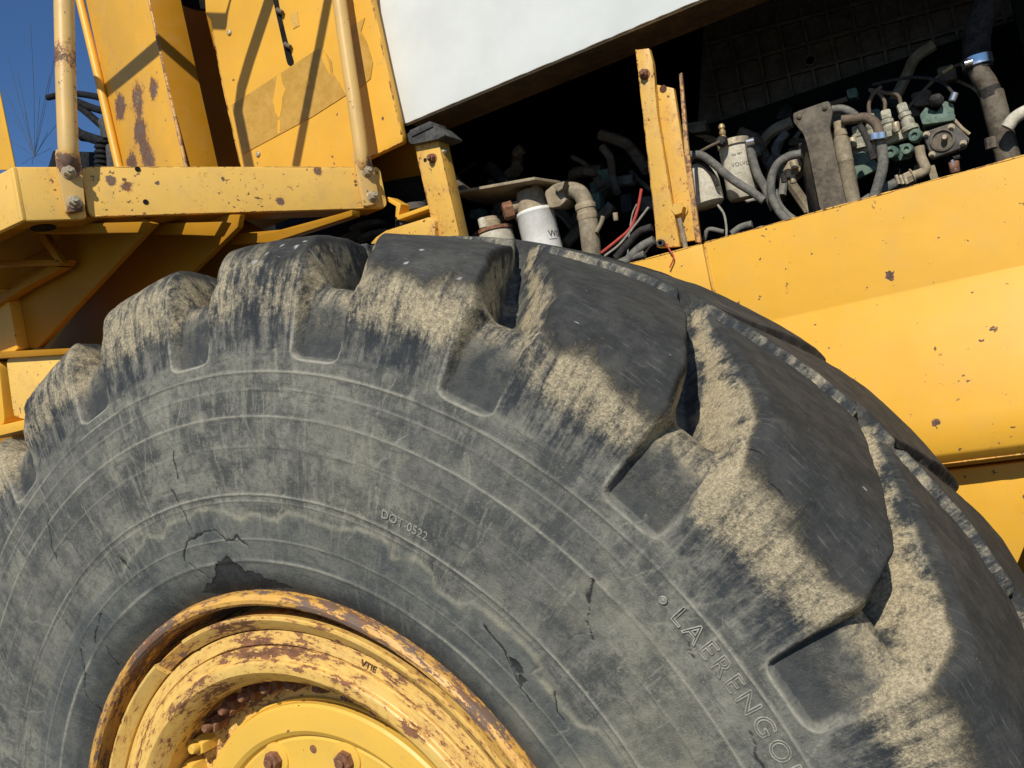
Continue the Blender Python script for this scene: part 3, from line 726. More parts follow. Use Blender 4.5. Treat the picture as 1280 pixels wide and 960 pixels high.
# the driver piece bridging the split
ring('lock_ring_clip', [(.3185, -.300), (.3185, -.321), (.3300, -.3295), (.3325, -.326), (.3315, -.300)], M['paint_lip'], RIM, 20, (-20.8, -30.7 + 360))
bpy.data.objects['lock_ring_clip'].name = 'lock_ring_clip'
DISC = ring('wheel_disc', [(.2992, -.22), (.2992, -.3262), (.2982, -.3275), (.2878, -.3292), (.2868, -.3300), (.2862, -.3338), (.2846, -.3352), (.2800, -.3358), (.2745, -.3352), (.2640, -.3255), (.2598, -.3185), (.2585, -.3165), (.2585, -.279), (.2570, -.2750), (.2250, -.2745), (.215, -.2745), (.215, -.24), (.285, -.22)], M['paint_rim'], L)
DISC['label'] = 'dished yellow wheel disc with flaking paint and bolt circle'
HUB = ring('hub', [(.2262, -.255), (.2262, -.2765), (.2250, -.2780), (.2238, -.2780), (.2230, -.2765), (.2222, -.2780), (.2222, -.2855), (.2195, -.2880), (.2130, -.2890), (.1945, -.2908), (.1895, -.2880), (.1862, -.2835), (.1830, -.2850), (.178, -.2850), (.150, -.2860), (.080, -.294), (.0005, -.295), (.0005, -.22), (.21, -.22)], M['paint_hub'], L)
HUB['label'] = 'smooth yellow planetary hub cover with raised inner circle'
def nut_mesh(r, h, washer=True, stud=True):
    """hexagon nut on a washer with the stud end standing out"""
    V = []; F = []
    def ringv(rad, z, n, rot=0): return [(rad * math.cos(2 * math.pi * k / n + rot), rad * math.sin(2 * math.pi * k / n + rot), z) for k in range(n)]
    def solid(layers, n, rot=0):
        b = len(V)
        for rad, z in layers: V.extend(ringv(rad, z, n, rot))
        for i in range(len(layers) - 1):
            for k in range(n): F.append((b + i * n + k, b + i * n + (k + 1) % n, b + (i + 1) * n + (k + 1) % n, b + (i + 1) * n + k))
        F.append(tuple(b + (len(layers) - 1) * n + k for k in range(n)))
    z = 0
    if washer: solid([(r * 1.22, 0), (r * 1.22, h * .12), (r * 1.16, h * .16)], 18); z = h * .14
    solid([(r, z), (r, z + h * .78), (r * .88, z + h * .92)], 6)
    if stud: solid([(r * .52, z + h * .90), (r * .52, z + h * 1.25), (r * .42, z + h * 1.34)], 12)
    me = bpy.data.meshes.new('nut'); me.from_pydata(V, [], F)
    bm = bmesh.new(); bm.from_mesh(me); bmesh.ops.recalc_face_normals(bm, faces=bm.faces); bm.to_mesh(me); bm.free()
    me.polygons.foreach_set('use_smooth', [True] * len(me.polygons)); me.set_sharp_from_angle(angle=math.radians(32))
    return me
nutme = nut_mesh(.0104, .0215, False); nutme.materials.append(M['rustbolt'])
nuty = nut_mesh(.0118, .0215, False); nuty.materials.append(M['paint_hub'])
def put(me, name, loc, axis, parent, spin=0.0, scale=1.0):
    o = bpy.data.objects.new(name, me)
    o.rotation_euler = (Vector(axis).to_track_quat('Z', 'Y') @ Vector((0, 0, 1)).rotation_difference(Vector((0, 0, 1)))).to_euler()
    o.rotation_euler.rotate_axis('Z', spin); o.location = loc; o.scale = (scale,) * 3
    return place(o, parent)
for k in range(40):
    a = math.radians(-45.3 + 9.0 * k)
    yellow = k in (0, 39)
    put(nuty if yellow else nutme, 'wheel_nut', (.2475 * math.sin(a), -.2747, .2475 * math.cos(a)), (0, -1, 0), DISC, random.uniform(0, 1))
hubbolt = nut_mesh(.0108, .010, False, True); hubbolt.materials.append(M['rustbolt'])
for k in range(10):
    a = math.radians(-19.9 + 36.0 * k)
    p0 = (.170 * math.sin(a), -.2845, .170 * math.cos(a))
    lathe('bolt_boss', [(.0185, 0), (.0180, .0025), (.0165, .003), (0, .003)], (p0[0], -.2848, p0[2]), (0, -1, 0), M['paint_hub'], HUB, 20)
    put(hubbolt, 'hub_bolt', (p0[0], -.2877, p0[2]), (0, -1, 0), HUB, k * .7)
lathe('plug_hole', [(.0045, 0), (.0045, .0008)], (0.0005, -.2853, .1725), (0, -1, 0), M['rustbolt'], HUB, 14)
M['stamp'] = metal_dirty('stamped_rust', (0.08, 0.035, 0.02), (0.15, 0.07, 0.035), 120, 0.9)
ra, ta = pol(463, 826, -.3215)
moulded_text('VTIE', 'stamped_letters', .0095, .3035, ta - 1.5, M['stamp'], RIM, 0, -.3246, extrude=.0006)

# ================================================================== side frame behind the tyre
YF = .35
def xprofile(name, prof, x0, x1, mat, parent, bevel=0.004):
    """a plate section (y, z) running along the machine"""
    return prism(name, [(x0, y, z) for y, z in prof], (x1 - x0, 0, 0), mat, parent, bevel)
FR = xprofile('side_frame', [(YF, .687), (YF, .545), (YF - .002, .5425), (YF - .048, .372), (YF - .050, .345), (YF - .044, .320), (YF - .030, .306), (YF - .012, .302), (YF + .02, .3015), (YF + .02, .292), (YF + .05, .292), (YF + .05, .687)], .356, 1.75, M['paint_frame'], L, .003)
FR['label'] = 'clean yellow side frame panel with long crease and dark chips'
xprofile('side_frame_end', [(YF + .002, .6865), (YF + .002, .50), (YF + .04, .50), (YF + .04, .6865)], .17, .3535, M['paint_frame'], FR, .003)
tube('weld_seam', [at(881, 309, YF - .0005), at(884, 325, YF - .0005), at(888, 345, YF - .0005), at(893, 366, YF - .0005)], .0022, M['paint_post'], FR, 8)
YL = YF + .012
e0, e1 = at(1283, 668, YL), at(1254, 742, YL); ed = (e1 - e0) / (e1.z - e0.z)
LF = prism('lower_frame', [(.2, YL, .2895), (1.75, YL, .2895), (1.75, YL, e0.z + .03), (e0.x + ed.x * .03 + .004, YL, e0.z + .03), tuple(e0 + ed * (-.25 - e0.z)), (.2, YL, -.25)], (0, .03, 0), M['paint_frame'], L, .003)
prism('lower_frame_web', [(.2, .72, .28), (1.75, .72, .28), (1.75, .72, -.3), (.2, .72, -.3)], (0, .02, 0), M['paint_shade'], LF, .003)

# ================================================================== hood, bay box
ZH = 1.045
hx0 = -.146
HOOD = prism('engine_hood', [(hx0, YF, ZH), (1.9, YF, ZH), (1.9, YF, 2.1), (hx0 - .14, YF, 2.1), (-.232, YF, 1.40)], (0, .012, 0), M['white'], L, .004)
HOOD['label'] = 'white engine hood side panel above the open bay'
prism('hood_flange', [(hx0 + .004, YF + .012, ZH + .004), (1.9, YF + .012, ZH + .004), (1.9, YF + .012, ZH + .03), (hx0 + .004, YF + .012, ZH + .03)], (0, .10, 0), M['brownflange'], HOOD, .002)
# inside of the bay
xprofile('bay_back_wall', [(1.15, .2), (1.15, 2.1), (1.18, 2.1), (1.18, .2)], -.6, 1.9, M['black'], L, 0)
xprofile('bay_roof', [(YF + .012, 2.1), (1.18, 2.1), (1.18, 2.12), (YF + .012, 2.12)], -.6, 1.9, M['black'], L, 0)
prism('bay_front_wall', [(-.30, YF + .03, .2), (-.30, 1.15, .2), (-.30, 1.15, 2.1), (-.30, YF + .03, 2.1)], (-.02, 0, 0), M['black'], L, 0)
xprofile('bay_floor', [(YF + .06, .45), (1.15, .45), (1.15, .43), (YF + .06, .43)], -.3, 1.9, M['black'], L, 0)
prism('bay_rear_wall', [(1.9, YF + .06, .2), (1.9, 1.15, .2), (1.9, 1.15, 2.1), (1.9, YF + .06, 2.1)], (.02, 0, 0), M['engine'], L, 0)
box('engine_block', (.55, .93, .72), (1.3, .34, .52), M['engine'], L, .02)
# ribbed shroud plate
RIB = plate('ribbed_plate', [(868, 215), (880, 20), (930, -60), (1290, -160), (1290, 78), (1100, 128), (1000, 160)], .80, .02, M['ribbed'], L, .003)
def on_line(x0, y0, x1, y1, Y, r, name='rib'):
    a, b = at(x0, y0, Y), at(x1, y1, Y)
    d = (b - a); n = Vector((0, 1, 0)).cross(d).normalized() * r
    prism(name, [a - n, b - n, b + n, a + n], (0, .012, 0), M['ribbed'], RIB, .0015)
for k in range(6):
    y = 178 - 33 * k
    on_line(884, y + 8, 1288, y - 100, .789, .0032)
for k in range(13):
    x = 902 + 30 * k
    on_line(x - 22, 40 - k * 8, x + 6, 182 - k * 8.2, .7895, .0030)
lathe('shroud_ring', [(.011, 0), (.011, .004), (.008, .004), (.008, 0)], at(1013, 76, .789), (0, -1, 0), M['ribbed'], RIB, 24)

# ================================================================== bay posts and brackets
P1 = plate('hood_post', [(519, 182), (547, 172), (575, 300), (546, 303)], .325, .035, M['paint_post'], L, .003)
plate('rubber_buffer', smooth_corners([(508, 166), (538, 153), (557, 169), (546, 174), (512, 181)], .2, 2), .312, .06, M['rubberpart'], P1, .002)
plate('buffer_top', [(511, 163), (537, 151), (541, 158), (514, 171)], .309, .05, M['rubberpart'], P1, .002)
zb = nut_mesh(.0072, .010, True, True); zb.materials.append(M['bolt'])
zbr = nut_mesh(.0072, .010, True, True); zbr.materials.append(M['rustbolt'])
put(zbr, 'bolt', at(541, 198, .325), (0, -1, 0), P1)
put(zb, 'bolt', at(552, 190, .335), (1, 0, 0), P1, .3, .8)
lathe('bolt_hole', [(.0035, 0), (.0035, .0006)], at(531.5, 200, .3248), (0, -1, 0), M['black'], P1, 14)
PF = plate('post_foot', [(462, 305), (470, 296), (482, 288), (536, 271), (543, 276), (546, 305)], .315, .02, M['paint_post'], P1, .003)
IN = plate('inner_fender', smooth_corners([(452, 200), (505, 165), (525, 172), (540, 262), (505, 262), (484, 275), (470, 240)], .15, 2), .44, .012, M['paint_shade'], L, .002)
plate('fender_edge', [(485, 246), (501, 255), (498, 272), (494, 271), (495, 258), (482, 250)], .33, .03, M['paint'], IN, .001)
plate('fender_shelf', [(495, 270), (536, 256), (536, 261), (497, 275)], .325, .06, M['paint'], IN, .001)
def pad(px, py, Y, rpx, h):
    p = at(px, py, Y); r = rpx * pxm(p)
    return lathe('rubber_mount', [(r * .8, 0), (r, h * .2), (r, h * .8), (r * .8, h)], p, (0, 0, 1), M['rubberpart'], L, 28)
pad(517, 268, .40, 20, .018); pad(518, 284, .40, 22, .018)
for q in ((462, 288, 24), (474, 300, 26), (448, 300, 20)):
    pad(q[0], q[1], .40, q[2], .014)
# two-piece bay post with hinge
P2 = plate('bay_post', [(795, 62), (811, 60), (816, 78), (821, 140), (836, 235), (850, 308), (822, 310), (812, 215)], .370, .014, M['paint_post'], L, .002)
P3 = plate('bay_post_channel', [(818, 105), (842, 110), (850, 160), (861, 235), (872, 300), (850, 303), (834, 205), (822, 140)], .384, .012, M['paint_post'], L, .002)
plate('channel_flange', [(848.5, 93), (852, 90), (860, 180), (876, 303), (869, 303), (856, 200)], .372, .008, M['paint_lipflat'], P3, .0015)
put(zbr, 'bolt', at(806, 93, .370), (0, -1, 0), P2, .4, 1.0)
lathe('bolt_hole', [(.006, 0), (.006, .0006)], at(829, 111, .3838), (0, -1, 0), M['stamp'], P3, 16)
hb = nut_mesh(.011, .014, True, False); hb.materials.append(M['paint_post'])
put(hb, 'hinge_bolt', at(850, 262, .383), (0, -1, 0), P3)
tubepx('hinge_rod', [(849, 273), (853, 290), (857, 310)], .372, 3.2, M['tandark'], P3, 10)
lathe('clip', [(.006, 0), (.006, .008), (.0035, .008), (.0035, 0)], at(827, 304, .366), (0, -1, 0), M['rubberpart'], P2, 20)
tubepx('clip_cable', [(805, 318), (815, 306), (826, 302)], .364, 1.4, M['hosedark'], P2, 8)
tubepx('tie_wire', [(832, 304), (838, 314), (842, 322), (837, 335)], .346, 1.0, M['red'], P2, 8)

# ================================================================== filters and pipes by the tyre
def vcyl(name, px, pyb, pyt, Y, rpx, mat, parent, prof=None, seg=36):
    """upright round part: bottom and top pixel on its axis"""
    a = at(px[0], pyb, Y); b = at(px[1], pyt, Y); ax = (b - a); h = ax.length; r = rpx * pxm(a)
    pr = prof or [(.94, 0), (1, .03), (1, .97), (.94, 1)]
    return lathe(name, [(r * u, h * v) for u, v in pr], a, ax, mat, parent, seg)
W = vcyl('oil_filter', (683, 668), 325, 264, .50, 24, M['filter'], L, [(.9, 0), (1, .03), (1, .90), (1.03, .915), (1.05, .94), (1.03, .97), (.95, 1)])
W['label'] = 'white spin-on filter lettered in black'
vcyl('filter_head', (668, 661), 265, 238, .50, 20, M['tan'], W, [(1, 0), (1, .15), (.97, .6), (.80, .95), (.5, 1)])
vcyl('head_nub', (670, 668), 246, 227, .485, 7, M['tan'], W, [(1, 0), (.8, .5), (.25, 1)])
hx = nut_mesh(.0175, .020, False, False); hx.materials.append(M['rustbolt'])
put(hx, 'plug', at(641, 262, .47), (-.8, -.55, -.1), W, .2)
tubepx('plug_neck', [(636, 262), (654, 255)], .485, 7, M['tan'], W, 14, False)
plate('head_bracket', smooth_corners([(680, 240), (692, 230), (706, 226), (704, 243), (708, 250), (700, 258), (686, 260)], .2, 2), .48, .05, M['tan'], W, .003)
plate('bracket_tab', [(690, 232), (706, 226), (703, 236), (697, 240)], .465, .02, M['tandark'], W, .002)
tubepx('elbow_pipe', [(700, 243), (712, 238), (724, 241), (731, 252), (733, 264)], .50, 10.5, M['tandark'], L, 20)
E1 = vcyl('hose_coupling', (735, 731), 275, 254, .50, 13, M['tan'], L, [(.95, 0), (1, .1), (1, .35), (.93, .4), (.93, .6), (1, .65), (1, .92), (.9, 1)])
vcyl('hose_body', (741, 735), 325, 274, .50, 12.2, M['tandark'], E1)
tubepx('clamp_screw', [(746, 290), (752, 278), (754, 270)], .49, 3, M['tandark'], E1, 10)
S2 = vcyl('breather_cap', (622, 615), 312, 288, .48, 25, M['filterdirty'], L, [(.96, 0), (1, .1), (1, .72), (.93, .80), (.85, .96), (.6, 1)])
vcyl('cap_top', (614, 611), 290, 272, .48, 14, M['tan'], S2, [(1, 0), (1, .7), (.8, .8), (.75, 1)])
vcyl('cap_seam', (617, 616), 292, 288, .48, 26, M['rustbolt'], S2)
vcyl('cap_lug', (605, 602), 285, 273, .46, 5.5, M['filterdirty'], S2)
a, b = at(561, 240, .44), at(668, 221, .44)
SH = prism('shelf_plate', [a, b, b + Vector((.02, .12, 0)), a + Vector((-.01, .16, 0))], (0, 0, -.0055), M['tan'], L, .001)
SH['label'] = 'thin bare shelf plate above the filters'
prism('support_wedge', [at(553, 200, .46), at(560, 213, .46), at(588, 240, .46), at(560, 245, .46)], (0, .02, 0), M['brackgrey'], L, .002)
for pts, mt, r in (([(752, 316), (772, 300), (788, 285), (797, 262), (802, 236)], 'red', 2.0), ([(756, 320), (775, 305), (795, 280), (811, 259)], 'wiregrey', 1.7),
                   ([(770, 322), (785, 305), (799, 290), (815, 284)], 'hosedark', 5), ([(780, 330), (800, 310), (818, 300)], 'hose', 6), ([(784, 330), (786, 300), (790, 270), (796, 255)], 'wiregrey', 1.0),
                   ([(760, 335), (790, 322), (806, 318)], 'hose', 5)):
    tubepx('bay_wire' if r < 3 else 'bay_hose', pts, .47, r, M[mt], L, 10)
vcyl('sensor_stud', (770, 769), 276, 266, .55, 3.2, M['tan'], L)
for (x, y, w) in ((722, 229, 9),):
    pass

# ================================================================== fuel filters
F1 = vcyl('fuel_filter', (886, 872), 260, 206, .50, 21, M['filterdirty'], L, [(.35, 0), (.75, .02), (.98, .10), (1, .2), (1, .55), (.94, .80), (.70, .97), (.4, 1)])
F2 = vcyl('fuel_filter', (929, 917), 250, 180, .52, 18.5, M['filterdirty'], L, [(.5, 0), (.85, .02), (1, .09), (1, .92), (.95, .96), (.9, 1)])
F1['label'] = 'dusty dome-topped fuel filter beside the post'; F2['label'] = 'dusty fuel filter with a small printed label'
vcyl('filter_clamp', (917.5, 916), 184, 176, .518, 19.6, M['bolt'], F2)
vcyl('brass_fitting', (904, 901.5), 172, 155, .50, 4.2, M['brass'], F2, [(1, 0), (.7, .15), (1, .25), (1, .45), (.7, .5), (.7, .62), (.95, .68), (.95, .85), (.5, 1)])
lathe('valve_knob', [(.007, 0), (.009, .003), (.009, .012), (.006, .016)], at(904, 178, .49), (0, -1, 0), M['hosedark'], F2, 18)
tubepx('fuel_hose', [(862, 194), (876, 194), (890, 203), (915, 224), (940, 240), (955, 251)], .465, 5.2, M['hose'], L)
tubepx('fuel_hose', [(936, 176), (940, 196), (947, 218), (957, 236), (968, 262)], .50, 5.4, M['hose'], L)
tubepx('fuel_hose', [(1002, 192), (985, 196), (971, 207), (964, 226), (965, 246), (974, 264), (984, 276)], .475, 5.4, M['hose'], L)
tubepx('fuel_hose', [(968, 238), (974, 256), (984, 268), (992, 274)], .49, 4.4, M['hose'], L)
tubepx('thin_cable', [(860, 206), (872, 192), (885, 184), (900, 177)], .47, 1.8, M['hosebrown'], L, 8)
tubepx('clamp_strap', [(868, 200), (880, 205), (890, 216), (897, 232)], .475, 2.6, M['hosedark'], L, 8)
tubepx('thin_cable', [(897, 256), (905, 268), (908, 285), (908, 295)], .46, 1.5, M['wiregrey'], L, 8)
tubepx('hose_clip', [(934, 178), (943, 176)], .492, 4.6, M['chrome'], L, 12, False)
FB = plate('fitting_block', smooth_corners([(986, 200), (998, 194), (1003, 206), (1000, 214), (992, 222), (982, 224), (978, 213)], .2, 2), .52, .04, M['tan'], L, .003)
for (x, y, r) in ((984, 216, 5), (990, 223, 4), (979, 222, 4), (992, 205, 5)):
    vcyl('fitting_stub', (x + 2, x), y + 6, y - 4, .505, r, M['bolt'], FB, None, 12)
for pts, r in (([(915, 292), (926, 284), (940, 280)], 4.5), ([(880, 300), (886, 287), (905, 290)], 3), ([(940, 292), (952, 286), (962, 288)], 4)):
    tubepx('lower_hose', pts, .47, r, M['hose'], L, 10)
tubepx('drain_tube', [(932, 252), (945, 249), (955, 250)], .50, 2, M['wiregrey'], L, 8)

# ================================================================== bracket and tall canister
BR = plate('filter_bracket', smooth_corners([(991, 141), (1036, 125), (1041, 140), (1037, 160), (1042, 182), (1060, 264), (1027, 272), (1009, 182), (1004, 167), (992, 153)], .16, 2), .46, .010, M['brackgrey'], L, .002)
BR['label'] = 'flat bare-steel bracket with two rivets at its head'
prism('bracket_web', [at(1008, 180, .470), at(1027, 272, .470), at(1012, 275, .53), at(998, 180, .53)], (.004, 0, 0), M['brackgrey'], BR, .001)
for q in ((999, 146), (1031, 135)):
    lathe('rivet', [(.004, 0), (.004, .002), (.0025, .0035), (0, .004)], at(*q, .46), (0, -1, 0), M['brackgrey'], BR, 14)
TC = vcyl('canister', (1067, 1050), 262, 168, .50, 10, M['tandark'], L, [(1, 0), (1, .62), (1.04, .63), (1.04, .65), (1, .66), (1, .93), (.8, .95), (.72, 1)])
TC['label'] = 'tall dusty tan canister behind the bracket'
vcyl('canister_neck', (1051, 1048), 170, 152, .50, 8, M['tan'], TC, [(1, 0), (1, .4), (.8, .45), (.8, 1)])
tubepx('brown_hose', [(1052, 150), (1066, 149), (1082, 147), (1094, 154), (1099, 166), (1101, 176)], .49, 6.0, M['hosebrown'], L)
tubepx('grey_hose', [(1099, 172), (1103, 190), (1103, 210), (1098, 230), (1092, 250)], .485, 6.6, M['hose'], L)
tubepx('dark_hose', [(1074, 156), (1080, 166), (1086, 180), (1090, 196)], .478, 4.0, M['hosedark'], L)
tubepx('return_hose', [(1040, 137), (1052, 136), (1063, 140), (1070, 145)], .53, 5.0, M['hose'], L)
tubepx('hose_ferrule', [(1089, 188), (1092.5, 199)], .474, 5.0, M['hosedark'], L, 14, False)
for x, y in ((1093, 171), (1101, 170)):
    vcyl('hose_clamp', (x + 1, x), y + 4, y - 4, .476, 6.6, M['chrome'], L, None, 16)

# ================================================================== injection pump
PB = plate('injection_pump', smooth_corners([(1060, 194), (1072, 190), (1150, 164), (1160, 172), (1152, 232), (1112, 244), (1078, 236), (1066, 222)], .1, 2), .575, .11, M['engine'], L, .004)
PB['label'] = 'green fuel injection pump with pale fittings and thin pipes'
plate('pump_ledge', [(1058, 190), (1070, 182), (1148, 154), (1150, 166), (1066, 196)], .555, .10, M['pumppale'], PB, .003)
plate('pump_side_cover', [(1063, 196), (1078, 188), (1094, 200), (1096, 212), (1072, 224), (1066, 214)], .548, .03, M['pump'], PB, .003)
def delivery(px, pyb, ptx, pyt, rpx):
    v = vcyl('delivery_valve', (px, ptx), pyb, pyt, .555, rpx, M['pumppale'], PB, [(1.25, 0), (1.25, .12), (.95, .18), (1, .22), (1, .38), (.78, .42), (.78, .48), (.95, .52), (.95, .64), (.62, .68), (.62, .74)], 18)
    n_ = vcyl('pipe_nut', (ptx + .5 * (px - ptx) * .6, ptx), pyt + (pyb - pyt) * .30, pyt, .555, rpx * .80, M['pumppale'], PB, [(1, 0), (1, .85), (.8, 1)], 6)
for q in ((1113, 172, 1106, 138, 8), (1138, 163, 1126, 130, 8), (1076, 186, 1070, 158, 8), (1092, 178, 1087, 143, 7)):
    delivery(*q)
for q in ((1119, 158), (1065, 177), (1098, 166)):
    vcyl('clamp_stud', (q[0] + 2, q[0]), q[1] + 7, q[1] - 5, .535, 4.5, M['bolt'], PB, None, 10)
tubepx('injector_pipe', [(1087, 144), (1086, 132), (1089, 122), (1094, 115), (1102, 108)], .555, 2.4, M['hosebrown'], PB, 10)
tubepx('injector_pipe', [(1106, 138), (1106, 128), (1101, 119), (1094, 114), (1086, 112)], .558, 2.4, M['hosebrown'], PB, 10)
tubepx('injector_pipe', [(1126, 131), (1124, 122), (1118, 117), (1106, 116), (1096, 113), (1088, 116)], .556, 2.4, M['hosebrown'], PB, 10)
for x, y, r in ((1146, 171, 8.2), (1136, 188, 7.2), (1116, 192, 8.2)):
    p = at(x, y, .552); k = pxm(p) * r
    lathe('pump_plug', [(k, 0), (k, .010), (k * .85, .013), (k * .45, .013), (k * .42, .009), (0, .009)], p, (-.2, -.97, .1), M['pump'], PB, 20)
plate('pump_gallery', smooth_corners([(1110, 186), (1134, 178), (1144, 184), (1140, 198), (1116, 202)], .25, 3), .562, .03, M['pump'], PB, .003)
tubepx('feed_elbow', [(1149, 183), (1151, 196), (1155, 205), (1157, 212), (1150, 217), (1140, 220)], .535, 6.0, M['tan'], PB, 16)
tubepx('feed_hose', [(1132, 223), (1118, 230), (1100, 240), (1075, 256)], .53, 6.4, M['hose'], PB, 14)
vcyl('feed_nut', (1168, 1163), 225, 208, .54, 5, M['tan'], PB, None, 6)
fn = nut_mesh(.010, .012, True, False); fn.materials.append(M['tan'])
put(fn, 'feed_nut', at(1141, 220, .532), (-.9, -.2, -.2), PB, .1)
for x in (1121, 1126, 1131):
    tubepx('feed_clamp', [(x - 1, 219), (x + 3, 230)], .522, 2.0, M['bolt'], PB, 8, False)
CP = plate('cover_plate', smooth_corners([(1153, 167), (1191, 155), (1210, 174), (1207, 183), (1165, 198)], .08, 2), .535, .014, M['ribbed'], PB, .002)
plate('cover_rim', smooth_corners([(1152, 166), (1191, 153), (1212, 173), (1208, 185), (1164, 200)], .08, 2), .5425, .01, M['brackgrey'], PB, .001)
p = at(1178, 175, .535); k = pxm(p)
lathe('cover_ring', [(14 * k, 0), (14 * k, .003), (11.5 * k, .004), (11 * k, .0005), (0, .0005)], p, (0, -1, 0), M['brackgrey'], PB, 30)
lathe('cover_stud', [(3.6 * k, 0), (3.6 * k, .010), (2.6 * k, .013), (0, .013)], at(1181, 173, .535), (0, -1, 0), M['bolt'], PB, 16)
for q in ((1158, 168), (1189, 159), (1204, 179), (1165, 193)):
    put(zb, 'cover_screw', at(*q, .535), (0, -1, 0), PB, .2, .55)
GV = plate('pump_governor', smooth_corners([(1150, 143), (1157, 134), (1171, 140), (1181, 126), (1192, 130), (1193, 146), (1153, 154)], .1, 2), .55, .05, M['pump'], PB, .003)
plate('governor_flange', smooth_corners([(1149, 142), (1194, 142), (1194, 150), (1153, 156)], .15, 2), .542, .06, M['pump'], PB, .002)
lathe('governor_knob', [(.010, 0), (.011, .006), (.008, .012), (0, .014)], at(1171, 129, .54), (0, -.7, .7), M['hosedark'], PB, 18)
vcyl('governor_nipple', (1190, 1194), 126, 116, .545, 4.5, M['chrome'], PB, None, 12)
tubepx('governor_pipe', [(1192, 117), (1178, 103), (1160, 98), (1140, 97), (1112, 101), (1090, 106)], .57, 2.0, M['hosedark'], PB, 10)
tubepx('stop_cable', [(1130, 140), (1150, 118), (1170, 98), (1192, 83), (1215, 78)], .60, 2.2, M['hosebrown'], L, 10)
tubepx('cable_sleeve', [(1178, 91), (1191, 83)], .597, 3.6, M['brass'], L, 12, False)
tubepx('control_lever', [(1193, 150), (1202, 160), (1212, 168)], .548, 2.2, M['tan'], L, 10, False)
BP = vcyl('coolant_pipe', (1263, 1239), 210, 116, .56, 14, M['brackgrey'], L, [(1, 0), (1, .97), (.97, 1)])
vcyl('pipe_sleeve', (1240, 1236), 122, 110, .558, 12.5, M['hosedark'], BP)
tubepx('pipe_bend', [(1238, 116), (1233, 104), (1225, 92), (1222, 76)], .565, 12.2, M['brackgrey'], BP, 18)
tubepx('upper_hose', [(1224, 88), (1221, 70), (1222, 40), (1232, 10), (1250, -30)], .57, 16, M['hosedark'], L, 18)
vcyl('hose_clamp', (1223, 1221), 83, 72, .568, 17.6, M['chrome'], L, [(1, 0), (1, 1)], 30)
tubepx('clamp_screw', [(1206, 80), (1216, 77)], .545, 4, M['chrome'], L, 10, False)
tubepx('manifold_arm', [(1259, 160), (1268, 148), (1285, 138), (1310, 130)], .52, 8, M['filterdirty'], L, 16)
plate('end_plate', [(1257, -40), (1420, -80), (1420, 60), (1288, 118), (1278, 60), (1270, 30)], .62, .02, M['engine'], L, .002)
for q in ((1194, 208, 6, 'rustbolt'), (1240, 178, 7, 'brackgrey')):
    vcyl('stud', (q[0], q[0] - 2), q[1] + 8, q[1] - 6, .53, q[2], M[q[3]], L, None, 8)
tubepx('pin', [(1190, 200), (1194, 212)], .525, 1.8, M['chrome'], L, 8, False)

rnd = random.Random(12)
for k in range(48):
    x0, y0 = rnd.uniform(560, 1240), rnd.uniform(120, 260); Yb = rnd.uniform(.60, .74)
    y0 = max(y0, 330 - .26 * (x0 - 560) - 60) + rnd.uniform(-70, 10)
    dx, dy = rnd.uniform(-70, 70), rnd.uniform(-10, 80)
    tubepx('bay_hose', [(x0, y0, Yb), (x0 + dx * .4 + rnd.uniform(-15, 15), y0 + dy * .3, Yb), (x0 + dx * .7, y0 + dy * .8 + rnd.uniform(-10, 10), Yb + .02), (x0 + dx, y0 + dy + 10, Yb)], Yb, rnd.choice((2, 3, 5, 7)), M[rnd.choice(('hosedark', 'hosedark', 'hose', 'hosebrown', 'tandark'))], L, 8)
for k in range(30):
    x0 = rnd.uniform(580, 1230); y0 = 300 - .26 * (x0 - 560) + rnd.uniform(-70, 10)
    w_, h_2 = rnd.uniform(8, 26), rnd.uniform(8, 24)
    plate('engine_bracket', smooth_corners([(x0, y0), (x0 + w_, y0 - w_ * .25), (x0 + w_ * 1.15, y0 + h_2 * .8), (x0 + w_ * .2, y0 + h_2)], .18, 2), rnd.uniform(.62, .74), .03, M[rnd.choice(('pump', 'brackgrey', 'hosedark', 'brackgrey'))], L, .003)
# ================================================================== platform left of the hood
FN = np.array([.896, -.445, 0.0]); FP0 = np.array([-.343, .02, .935])
def atf(x, y, off=0.0):
    """a point on the platform's skewed rear fascia, off metres towards the viewer"""
    return atp(x, y, FP0 + FN * off, FN)
fv = Vector(FN)
ZT, ZB = .977, .899
cA = atf(18, 240); cB = atf(480, 240)
def fas(px0, px1, z0, z1, off=0.0):
    a, b = atf(px0, 240, off), atf(px1, 240, off)
    return a, b
PL = None
a, b = atf(106, 240), atf(481, 240)
du = (b - a).normalized()
pts = [Vector((a.x, a.y, ZB)), Vector((b.x, b.y, ZB)), Vector((b.x, b.y, ZT)), Vector((a.x, a.y, ZT))]
def roundrect(a, b, z0, z1, r, n=4):
    du = (b - a); du.z = 0; ln = du.length; du.normalize(); out = []
    for cx, cz, s in ((r, z0 + r, 180), (ln - r, z0 + r, 270), (ln - r, z1 - r, 0), (r, z1 - r, 90)):
        for k in range(n + 1):
            t = math.radians(s + 90 * k / n)
            p = a + du * (cx + r * math.cos(t)); out.append(Vector((p.x, p.y, cz + r * math.sin(t))))
    return out
PL = prism('step_platform', roundrect(a, b, ZB, ZT, .011), -fv * .010, M['paint_chipped'], L, .0025)
PL['label'] = 'chipped yellow platform edge plate with bolted handrails'
c = atf(103, 240); a2 = atf(18, 240)
prism('fascia_end', roundrect(a2, c, ZB - .003, ZT, .006), -fv * .010, M['paint_chipped'], PL, .003)
